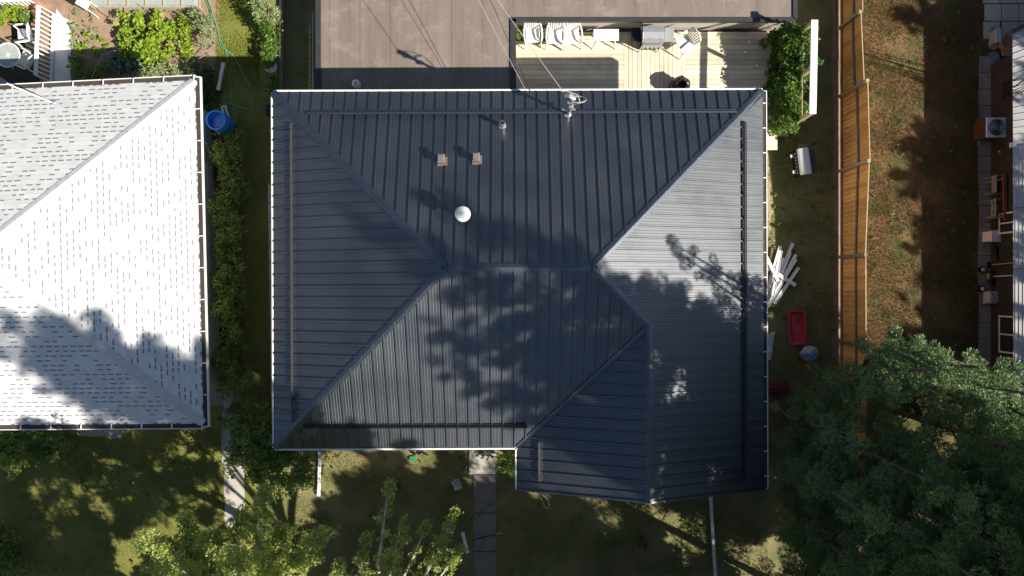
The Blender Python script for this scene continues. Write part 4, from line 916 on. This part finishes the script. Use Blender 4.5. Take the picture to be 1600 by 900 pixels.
# shrub rows
hb = []; y = 218
while y < 600:
    for xx in (340, 352, 364):
        if xx == 340 and random.random() < .5: continue
        q = P(xx+random.uniform(-4, 4)+(y-400)*.008, y+random.uniform(-5, 5), .9); hb.append((q.x, q.y, random.uniform(.4, .8), random.uniform(.28, .40)))
    y += 20
shrub('hedge', 'long leafy green hedge between the white-roofed house and the dark one', 'hedge', hb, M['l_hedge'], (.075, .05), .8)
def sh(name, lab, cat, lst, m, leaf=(.09, .06), dens=1., grp=None, cl=.15):
    bl = []
    for px, py, r, z in lst: q = P(px, py, z); bl.append((q.x, q.y, z, r*.0195))
    return shrub(name, lab, cat, bl, M[m], leaf, dens, grp, cl=cl)
sh('shrub', 'pale green leafy shrub at the top of the planted strip left of the garage', 'shrub', [(412, 12, 18, .8), (426, 22, 14, .7), (408, 28, 10, .6)], 'l_pale', (.12, .045))
sh('shrub', 'bright green shrub in the middle of the planted strip left of the garage', 'shrub', [(424, 45, 13, .6), (420, 62, 12, .5), (428, 78, 12, .5)], 'l_vine', (.09, .06))
q = P(427, 108); t = thing('potted_plant', 'bushy plant in a round white pot at the end of the planted strip', 'plant', (q.x, q.y, 0)); b = MB(); b.lathe((q.x, q.y, 0), [(.15, 0), (.19, .26), (.20, .28), (.17, .28), (.15, .24), (0, .22)], 18); b.build('pot', M['white'], t)
a, d = cloud([q+Vector((random.uniform(-.15, .15), random.uniform(-.02, .32), random.uniform(.35, .6))) for _ in range(16)], [.12]*16, [40]*16); leafmesh('foliage', M['l_vine'], t, a, d, .10, .05)
sh('shrub', 'low dark green shrub below the white pot', 'shrub', [(424, 128, 11, .4), (420, 142, 9, .3)], 'l_shrub')
b = MB(); b.bar(P(441, -20, .08), P(440, 142, .08), .10, .16); b.build('timber_edging', M['cedarrail'], None, 'long grey timber edging beside the planted strip', cat='edging')
b = MB(); b.lathe(P(418, 175), [(.05, 0), (.05, .02)], 6); 
b.box(P(421, 172, .3)+Vector((0, 0, -.1)), (.16, .34, .35)); b.build('meter_box', M['black'], None, 'small black box against the left wall of the dark house', cat='box')
sh('lilac_shrub', 'large dark green lilac shrub at the lower left corner of the dark roof', 'shrub', [(372, 605, 26, 1.6), (362, 650, 26, 1.5), (395, 660, 34, 1.7), (385, 710, 34, 1.6), (420, 700, 40, 1.7), (455, 725, 38, 1.6), (415, 745, 30, 1.2), (480, 745, 22, 1.1), (372, 685, 18, 1.3), (436, 690, 34, 1.7), (402, 680, 30, 1.9)], 'l_shrub', (.095, .06), 1.0)
sh('shrub', 'green variegated shrub tucked into the corner by the front path', 'shrub', [(788, 712, 16, .9), (797, 728, 15, .8), (784, 726, 12, .6)], 'l_vine', (.09, .05))
sh('shrub', 'dark green shrub under the lower eave of the white-roofed house', 'shrub', [(20, 685, 36, .6), (60, 680, 38, .7), (100, 678, 26, .6), (20, 715, 28, .5), (70, 712, 26, .4)], 'l_shrub', (.09, .06))
sh('shrub', 'small green shrub at the bottom left corner of the picture', 'shrub', [(5, 845, 26, .6), (14, 880, 26, .6), (-15, 870, 40, .6)], 'l_shrub', (.10, .06))
# vegetable garden
sh('vegetable_patch', 'dense bright yellow green vegetable patch in the top left garden', 'vegetables', [(196, 40, 17, .25), (222, 36, 18, .28), (250, 38, 18, .26), (262, 58, 14, .25), (198, 64, 17, .25), (226, 62, 20, .28), (252, 72, 17, .26), (205, 82, 14, .2), (232, 86, 18, .26), (258, 92, 12, .2), (240, 100, 12, .2)], 'l_lettuce', (.13, .10), .75)
sh('cabbage_patch', 'pale blue green leafy plants at the lower edge of the vegetable patch', 'vegetables', [(186, 92, 12, .18), (204, 92, 13, .2), (192, 105, 11, .16), (212, 102, 11, .18)], 'l_cabbage', (.16, .11), .6)
sh('garden_row', 'narrow row of bright plants right of the vegetable patch', 'vegetables', [(290, 35, 7, .15), (291, 50, 8, .2), (290, 66, 8, .2), (292, 82, 8, .15)], 'l_lettuce', (.10, .06), .8)
sh('shrub', 'pale feathery shrub at the right edge of the vegetable garden', 'shrub', [(318, 30, 14, .5), (322, 52, 16, .6), (320, 72, 13, .5), (305, 22, 8, .4)], 'l_pale', (.12, .03))
sh('shrub', 'low pale flowering shrub against the top eave of the white roof', 'shrub', [(225, 117, 14, .35), (250, 114, 15, .4), (275, 112, 13, .3), (205, 120, 8, .3)], 'l_pale', (.08, .05))
sh('shrub', 'dark green shrub in the shade beside the garden path', 'shrub', [(305, 112, 15, .5), (325, 120, 13, .5), (322, 142, 13, .5), (318, 160, 10, .4), (335, 150, 8, .3)], 'l_dark', (.10, .05))
sh('potato_plants', 'bushy dark plants beside the white walkway', 'vegetables', [(118, 92, 10, .2), (124, 108, 12, .3), (136, 118, 12, .25), (152, 118, 10, .2), (165, 108, 10, .2)], 'l_shrub', (.10, .07), .7)
for i, (px, py) in enumerate([(118, 68), (125, 76), (137, 55), (158, 62), (150, 78), (168, 74), (133, 72), (112, 42)]):
    sh('seedling', ['grey green seedling beside the white walkway', 'small seedling by the edge of the roof shadow near the walkway', 'yellowish seedling in the upper middle of the bare soil', 'bright green seedling in the bare soil near the vegetable patch', 'small seedling just above the roof shadow in the bare soil', 'seedling closest to the vegetable patch', 'small seedling in the centre of the bare soil', 'tuft of weeds at the top of the white walkway'][i], 'plant', [(px, py, random.uniform(3.5, 6), .08)], 'l_pale' if i in (0, 7) else 'l_lettuce', (.10, .06), 2.2, 'seedlings in the bare garden soil', .07)
stakes = [((141, 5), (182, 32), 'pale stake lying from the white table to the vegetable patch'), ((135, 41), (168, 55), 'white cane lying across the bare soil'), ((191, 8), (176, 40), 'upright cane above the upper left corner of the vegetable patch'), ((180, 2), (215, 28), 'long cane slanting over the upper edge of the vegetable patch'), ((208, 2), (235, 18), 'short cane above the middle of the vegetable patch'), ((276, 18), (300, 34), 'pale cane at the upper right of the vegetable patch'), ((162, 85), (180, 79), 'short white stick at the lower left of the vegetable patch'), ((160, 84), (143, 122), 'thin green cane leaning in the roof shadow'), ((262, 78), (287, 97), 'cane at the lower right corner of the vegetable patch'), ((310, 92), (330, 80), 'bent pale branch stuck beside the pale feathery shrub')]
for a, c, lab in stakes: b = MB(); b.tube([P(*a, .25), P(*c, .45)], .013, 5); b.build('garden_stake', M['wood'], None, lab, cat='stake', group='canes in the vegetable garden')
t = thing('cold_frame', 'low glass cold frame with pale bars at the top of the garden', 'cold frame', tuple(P(230, 0))); b = MB(); a, c = P(150, 16), P(318, -40)
b.box(((a.x+c.x)/2, (a.y+c.y)/2, .28), (c.x-a.x, c.y-a.y, .012)); b.build('glass', M['glass'], t); b = MB()
for k in range(7): x = a.x+(c.x-a.x)*k/6; b.box((x, (a.y+c.y)/2, .30), (.035, c.y-a.y, .03))
b.bar((a.x, a.y, .30), (c.x, a.y, .30), .04, .04); b.build('frame', M['wood'], t)
b = MB(); b.box(((a.x+c.x)/2, a.y-.0, .14), (c.x-a.x, .03, .26)); b.build('front_board', M['slab'], t)
# white railing and walkway
t = thing('railing', 'white slatted garden railing left of the white walkway', 'railing', tuple(P(78, 75))); b = MB(); a, c = P(84, 22, .08), P(80, 128, .08); u1, u2 = Vector((a.x-.02, a.y, .86)), Vector((c.x-.02, c.y, .86))
b.bar(u1, u2, .11, .05); b.build('top_rail', M['white'], t); b = MB(); b.bar(a, c, .09, .06); b.build('bottom_rail', M['white'], t)
for k in range(16): f = k/15; b = MB(); b.bar(a.lerp(c, f), u1.lerp(u2, f), .035, .035, up=(0, 1, 0)); b.build('baluster', M['white'], t)
t = thing('railing', 'white slatted railing along the top of the round table patio', 'railing', tuple(P(25, 14))); a, c = P(-40, 16, .1), P(68, 14, .1); u1, u2 = a+Vector((0, 0, .8)), c+Vector((0, 0, .8)); b = MB(); b.bar(u1, u2, .11, .05); b.build('top_rail', M['white'], t); b = MB(); b.bar(a, c, .09, .06); b.build('bottom_rail', M['white'], t)
for k in range(16): f = k/15; b = MB(); b.bar(a.lerp(c, f), u1.lerp(u2, f), .035, .035, up=(0, 1, 0)); b.build('baluster', M['white'], t)
sheet('white_walkway', [(88, 14), (100, 28), (112, 34), (112, 140), (84, 140)], .03, M['slabwhite'] if 'slabwhite' in M else M['white'], 3, .01)
b = MB(); q = P(130, 4, .7); t = thing('garden_table', 'small white garden table tilted at the top of the walkway', 'table', (q.x, q.y, 0)); b.box((q.x, q.y, .7), (.42, .30, .025), rz=-.55); b.build('tabletop', M['whiteplastic'], t, bevel=.01)
for sx, sy in ((-1, -1), (1, -1), (-1, 1), (1, 1)): b = MB(); v = Matrix.Rotation(-.55, 3, 'Z') @ Vector((sx*.17, sy*.11, 0)); b.tube([(q.x+v.x, q.y+v.y, .69), (q.x+v.x*1.3, q.y+v.y*1.3, 0)], .014, 5); b.build('leg', M['whiteplastic'], t)
q = P(12, 86, .74); t = thing('glass_table', 'round glass patio table with a white rim', 'table', (q.x, q.y, 0)); b = MB()
b.tube([(q.x+.37*math.cos(a_), q.y+.37*math.sin(a_), .74) for a_ in [k*math.pi/16 for k in range(33)]], .024, 6)
for k in range(4): a_ = k*math.pi/4+.3; b.bar((q.x-.36*math.cos(a_), q.y-.36*math.sin(a_), .725), (q.x+.36*math.cos(a_), q.y+.36*math.sin(a_), .725), .018, .014)
b.lathe((q.x, q.y, .73), [(.05, 0), (.05, .03), (0, .03)], 12); b.build('rim', M['white'], t); b = MB(); b.lathe((q.x, q.y, .738), [(.355, 0), (.355, .006), (0, .006)], 28); b.build('glass_top', M['glass'], t)
for k in range(4): a_ = k*math.pi/2+.7; b = MB(); b.tube([(q.x+.30*math.cos(a_), q.y+.30*math.sin(a_), .72), (q.x+.16*math.cos(a_), q.y+.16*math.sin(a_), .4), (q.x+.38*math.cos(a_), q.y+.38*math.sin(a_), 0)], .014, 5); b.build('leg', M['white'], t)
p = P(52, 62, 0); dup(c0, (p.x, p.y, .012), -1.5, 'white plastic garden chair between the glass table and the railing'); p = P(54, 100, 0); dup(c0, (p.x, p.y, .012), -2.1, 'white plastic garden chair nearest the white roof below the first')
for px, py, lab, r in ((17, 30, 'large leafy potted plant at the far left of the patio railing', 13), (38, 30, 'bright leafy potted plant beside the brown planter', 12), (54, 34, 'small dark potted plant by the corner of the railings', 7)):
    q = P(px, py); t = thing('potted_plant', lab, 'plant', (q.x, q.y, 0), group='potted plants on the patio'); b = MB(); b.lathe((q.x, q.y, 0), [(.14, 0), (.19, .28), (.20, .3), (.17, .3), (0, .26)], 16); b.build('pot', M['terra'], t)
    k = 22; cs = [q+Vector((random.gauss(0, r*.009), random.gauss(0, r*.009), random.uniform(.32, .6))) for _ in range(k)]; a, d = cloud(cs, [.11]*k, [38]*k); leafmesh('foliage', M['l_lettuce' if r > 10 else 'l_shrub'], t, a, d, .09, .06)
q = P(47, 7, .4); b = MB(); b.box((q.x, q.y, .2), (.54, .26, .4)); b.box((q.x, q.y, .41), (.58, .30, .03)); b.build('planter_box', M['terra'], None, 'reddish brown planter box on the patio by the railing corner', cat='planter', bevel=.01)
b = MB(); q = P(10, 130); b.add([(q.x-1, q.y+.8, .5), (q.x+.55, q.y-.2, .5), (q.x+.4, q.y-.6, .5), (q.x-1, q.y-.6, .5), (q.x-1, q.y+.8, .55), (q.x+.55, q.y-.2, .55), (q.x+.4, q.y-.6, .55), (q.x-1, q.y-.6, .55)], [(3, 2, 1, 0), (4, 5, 6, 7), (0, 1, 5, 4), (1, 2, 6, 5), (2, 3, 7, 6), (3, 0, 4, 7)]); b.build('awning_sheet', M['glass'], None, 'pale translucent sheet at the left end of the white roof eave', cat='panel')
# ladder lying on edge along the garage
t = thing('ladder', 'long yellow ladder hung on edge along the left side of the garage', 'ladder', tuple(P(486, 80))); 
for zz, px in ((.15, 484), (.60, 489)): b = MB(); b.bar(P(px, 20 if zz > .5 else 40, zz), P(px, 146, zz), .04, .08); b.build('side_rail', M['yellow'] if zz < .5 else M['galv'], t)
for k in range(14): f = k/13; b = MB(); b.tube([P(484, 43+f*98, .15), P(490, 43+f*98, .60)], .018, 5); b.build('rung', M['galv'], t)
# front lawn tools
q = P(645, 716); b = MB(); b.lathe((q.x, q.y, 0), [(.10, 0), (.11, .05), (.10, .06), (0, .06)], 16, 1.2, .8); b.build('plastic_disc', M['greenplastic'], None, 'small green plastic disc below the lower roof edge', cat='lid')
b = MB(); q = P(656, 706)
for k in range(12): v = q+Vector((random.uniform(-.28, .28), random.uniform(-.10, .10), .05)); b.tube([v, v+Vector((random.uniform(-.15, .15), random.uniform(-.1, .1), .04))], random.uniform(.012, .035), 6)
b.build('hose_reel', M['black'], None, 'heap of black tools at the lower roof edge beside the green disc', cat='tools')
q = P(621, 761); b = MB(); b.lathe((q.x, q.y, 0), [(.05, 0), (.11, .04), (.13, .12), (.10, .2), (.03, .22)], 14); b.build('ball', M['brownmetal'], None, 'dark reddish ball on the front lawn', cat='ball')
b = MB(); q = P(714, 755); 
b.box(q+Vector((0, -.04, .03)), (.26, .32, .03), rz=.4)
for k in range(9): v = q+Vector((random.uniform(-.10, .10), random.uniform(-.14, .08), .045)); b.tube([v, v+Vector((random.uniform(-.12, .12), random.uniform(-.12, .12), .05))], random.uniform(.012, .03), 6)
b.build('hand_tools', M['steelred'] if 'steelred' in M else M['steel'], None, 'small heap of metal hand tools on the lawn left of the path', cat='tools')
b = MB(); q = P(1006, 852)
for k in range(10): v = q+Vector((random.uniform(-.2, .15), random.uniform(-.15, .2), .05)); b.tube([v, v+Vector((random.uniform(-.16, .16), random.uniform(-.16, .16), .03))], random.uniform(.012, .04), 6)
b.build('glove_heap', M['brownmetal'], None, 'small dark heap of gloves on the lower front lawn', cat='gloves')
t = thing('broom', 'black handled tool with an orange grip lying across the front path', 'broom', tuple(P(755, 838))); b = MB(); b.tube([P(737, 844, .08), P(775, 835, .08)], .016, 6); b.build('handle', M['black'], t); b = MB(); b.tube([P(775, 835, .08), P(784, 832, .08)], .028, 8); b.build('grip', M['orange'], t)
b = MB(); b.tube([P(1246, 461, .06), P(1284, 478, .12)], .008, 5); b.build('stick', M['wood'], None, 'thin pale stick on the grass above the red sled', cat='stick')
q = P(209, 754); b = MB(); b.lathe((q.x, q.y, 0), [(.03, 0), (.045, .03), (.02, .05), (0, .05)], 8); b.build('paper_scrap', M['white'], None, 'tiny white scrap on the left front lawn', cat='litter')

# ================================================================== GRASS
blades('grass', M['bladedry'], [(1340, -10, 1535, 560)], 90000, .075, .015, 'dry patchy grass of the right-hand yard')
blades('grass', M['blade'], [(1196, 190, 1308, 720), (1225, -10, 1300, 190), (440, -10, 480, 140)], 30000, .07, .013, 'dull green grass between the dark house and the fence')
blades('grass', M['bladegreen'], [(338, -10, 405, 145)], 16000, .07, .014, 'fresh green grass strip by the vegetable garden')
blades('grass', M['blade'], [(372, 145, 424, 640), (0, 665, 350, 900), (450, 700, 738, 900), (778, 700, 1200, 900)], 120000, .07, .013, 'mixed green and yellow grass of the front lawns')

def cover(name, label, m, box, n, ln, wd, keepf=.5):
    a, c = P(box[0], box[3]), P(box[2], box[1]); cs = []
    for _ in range(n): cs.append((random.uniform(a.x, c.x), random.uniform(a.y, c.y), random.uniform(.02, .10)))
    A, D = cloud(cs, [random.uniform(.04, .13) for _ in cs], [random.randint(8, 26) for _ in cs], .5, 1.2)
    props(leafmesh(name, m, None, A, D, ln, wd), label, 'ground cover', kind='stuff')
cover('ground_cover', 'low weeds and small leaves scattered over the bare garden soil', M['l_pale'], (108, 15, 340, 140), 130, .07, .04)
cover('ground_cover', 'dark leafy litter and weeds under the hedge and beside the barrel', M['l_hedge'], (312, 120, 345, 210), 60, .09, .05)
cover('ground_cover', 'clover and weeds dotted over the front lawns', M['l_hedge'], (0, 680, 1200, 900), 420, .06, .045)
cover('ground_cover', 'clover and weeds dotted over the side yard by the fence', M['l_hedge'], (1205, 200, 1300, 560), 130, .06, .045)
cover('ground_cover', 'green weed clumps in the dry right-hand yard', M['l_hedge'], (1360, -10, 1530, 560), 110, .05, .03)
# ================================================================== TREES
conifer('tall spruce with several leaders nearest the lower right corner of the roof', (9.4, -4.4),
        [(9.5, -4.4, 9.2, 1.2, 2.3), (9.35, -1.75, 8.3, 4.3, .85), (9.55, -1.45, 7.0, 4.0, .7), (8.75, -2.4, 7.6, 3.2, 1.0), (8.0, -3.6, 7.0, 2.4, 1.2), (8.4, -5.2, 7.8, 2.6, 1.3), (9.3, -5.9, 11.2, 3.0, 1.4), (7.7, -5.0, 8.6, 3.0, 1.1)], 1.0)
conifer('blue green spruce with spiky tops beside the right-hand wall', (11.6, -3.6),
        [(11.5, -3.7, 11.6, 1.4, 2.2), (9.8, -1.6, 9.9, 4.2, .75), (10.4, -2.1, 10.3, 3.6, 1.0), (12.3, -3.0, 8.6, 2.2, 1.3), (13.3, -3.4, 9.0, 2.6, 1.2)], 1.0)
conifer('dense dark spruce at the bottom right of the picture', (9.8, -7.2),
        [(9.9, -7.2, 11.5, 1.2, 2.5), (8.1, -6.6, 8.8, 2.2, 1.5), (11.2, -6.3, 10.5, 2.2, 1.7), (8.4, -8.0, 8.6, 2.0, 1.5), (10.8, -5.6, 13.0, 4.0, 1.8)], 1.0)
conifer('tallest spruce in the far lower right corner of the picture', (12.6, -6.4),
        [(12.7, -6.4, 19.5, 1.4, 3.0), (12.0, -4.9, 15.5, 4.0, 1.5), (13.8, -5.6, 16.0, 3.0, 1.7), (12.5, -8.0, 18.0, 4.0, 2.4), (11.9, -7.0, 17.0, 6.0, 2.0)], 1.4)
conifer('spruce standing past the corner of the right-hand house', (14.6, -6.0),
        [(14.6, -6.0, 20.0, 1.6, 2.6), (13.6, -5.4, 17.0, 4.0, 1.6), (14.9, -6.6, 18.4, 4.0, 1.4)], 1.1)
conifer('spruce at the very bottom edge of the picture below the dark roof', (8.9, -9.7),
        [(8.9, -9.6, 12.2, 1.3, 2.3), (7.7, -8.9, 9.5, 2.2, 1.3)], .9)
conifer('spruce at the bottom edge of the picture in its right corner', (12.9, -9.6),
        [(13.0, -9.4, 18.0, 1.4, 2.7), (11.6, -9.0, 14.0, 3.0, 1.6)], 1.2)
def crownlimbs(base, z0, z1, R, n, sp, cy=0):
    out = []
    for k in range(n):
        a_ = k*2.399; f = (k+.5)/n; z = z0+(z1-z0)*f; r = R*math.sqrt(max(.04, 1-((f-.3)/.74)**2))*random.uniform(.7, 1.1)
        out.append((base[0], base[1], z*.8, base[0]+r*math.cos(a_), base[1]+cy+r*math.sin(a_), z, sp))
    return out
def limbs(base, specs): return [tuple(P(a[0], a[1], a[2]))+tuple(P(c[0], c[1], c[2]))+(s_,) for a, c, s_ in specs]
T1 = (-6.6, -8.3)
leafytree('yellow green aspen whose crown fills the bottom left edge', T1, limbs(T1, [((395, 900, 5.5), (412, 775, 5.6), .45), ((350, 910, 5), (380, 800, 4.6), .5), ((300, 930, 4.5), (290, 820, 4.2), .6), ((330, 940, 5), (330, 845, 5), .7), ((380, 960, 5), (440, 830, 4.2), .7), ((420, 960, 4.5), (500, 835, 3.8), .6), ((270, 950, 4), (235, 860, 4), .5), ((360, 950, 7), (370, 860, 7), .6), ((420, 950, 6), (460, 870, 5.5), .6), ((300, 960, 6), (270, 885, 6), .6)])+crownlimbs(T1, 5.0, 9.6, 2.9, 34, .55, -.2), M['l_aspen'], (.085, .06), 1.25, group='aspens in the front yard', trunkh=5.5, cl=.2)
T2 = (-3.3, -9.9)
leafytree('slender aspen with pale stems reaching up the middle of the front lawn', T2, limbs(T2, [((590, 880, 4.4), (612, 745, 4.8), .20), ((600, 920, 4.5), (632, 815, 4.2), .30), ((560, 940, 4.5), (570, 840, 4.2), .45), ((640, 950, 4.5), (690, 850, 4.0), .42), ((650, 930, 4), (712, 800, 3.6), .24), ((660, 950, 4), (715, 860, 4), .35), ((600, 960, 5.5), (605, 870, 5.5), .5), ((540, 960, 5), (530, 880, 4.6), .4), ((620, 930, 4), (672, 812, 3.4), .16)])+crownlimbs(T2, 5.5, 8.5, 1.7, 12, .45, -.6), M['l_aspen'], (.085, .058), 1.3, group='aspens in the front yard', trunkh=3.4, cl=.16)
# taller crowns standing south of the picture's lower edge: their shade lies on lawns and roofs
def bigtree(label, base, h, R, leafs, n, m, group='trees along the street below the picture', dens=.5, cl=.34):
    L_ = []
    for k in range(n):
        a_ = k*2.399; f = (k+.5)/n; z = h*((.35 if h < 20 else .55)+(.62 if h < 20 else .42)*f); r = R*math.sqrt(max(.05, 1-((f-.35)/.68)**2))*random.uniform(.75, 1.05)
        L_.append((base[0], base[1], z*.85, base[0]+r*math.cos(a_), base[1]+r*math.sin(a_), z, .8))
    return leafytree(label, base, L_, m, leafs, dens, name='off_frame_tree', group=group, trunkh=h*.8, cl=cl, bark='bark')
bigtree('tall aspen mostly below the lower left edge, its leaves over the corner', (-8.0, -13.0), 9.5, 3.0, (.17, .13), 30, M['l_aspen'])
bigtree('round topped street tree just below the bottom edge right of the front path', (3.6, -12.0), 8.2, 2.5, (.15, .11), 24, M['l_shrub'])
bigtree('broad street tree below the bottom edge under the wing of the dark roof', (8.0, -12.9), 9.5, 2.7, (.15, .11), 26, M['l_shrub'])
bigtree('low street tree below the bottom edge left of the front path', (-.6, -12.6), 6.0, 2.3, (.17, .13), 24, M['l_shrub'])
for i, (x, y, h, lab) in enumerate([(23.6, 9.5, 8.9, 'unseen tree added for shade beyond the right-hand house, northernmost'), (24.4, 4.2, 9.1, 'unseen tree added for shade behind the ribbed roof of the right-hand house'), (23.8, -1.0, 8.8, 'unseen tree added for shade behind the air conditioner side of the house'), (24.2, -6.0, 9.0, 'unseen tree added for shade beyond the spruces at right')]):
    bigtree(lab, (x, y), h+.9, 3.4, (.12, .09), 50, M['l_shrub'], 'unseen trees added to shade the right-hand yard', dens=.28, cl=.22)  # unseen crowns added to break up and soften the yard's shade edge
bigtree('tall narrow street tree below the bottom edge by the front path', (6.6, -10.9), 22.8, 1.7, (.12, .08), 70, M['l_shrub'], dens=.26, cl=.24)
bigtree('young street tree below the bottom edge in line with the entry pad', (4.6, -10.9), 8.4, 2.2, (.13, .10), 34, M['l_shrub'])
bigtree('young street tree below the bottom edge beside the long downspout', (9.9, -12.6), 10.0, 2.3, (.13, .10), 34, M['l_shrub'])
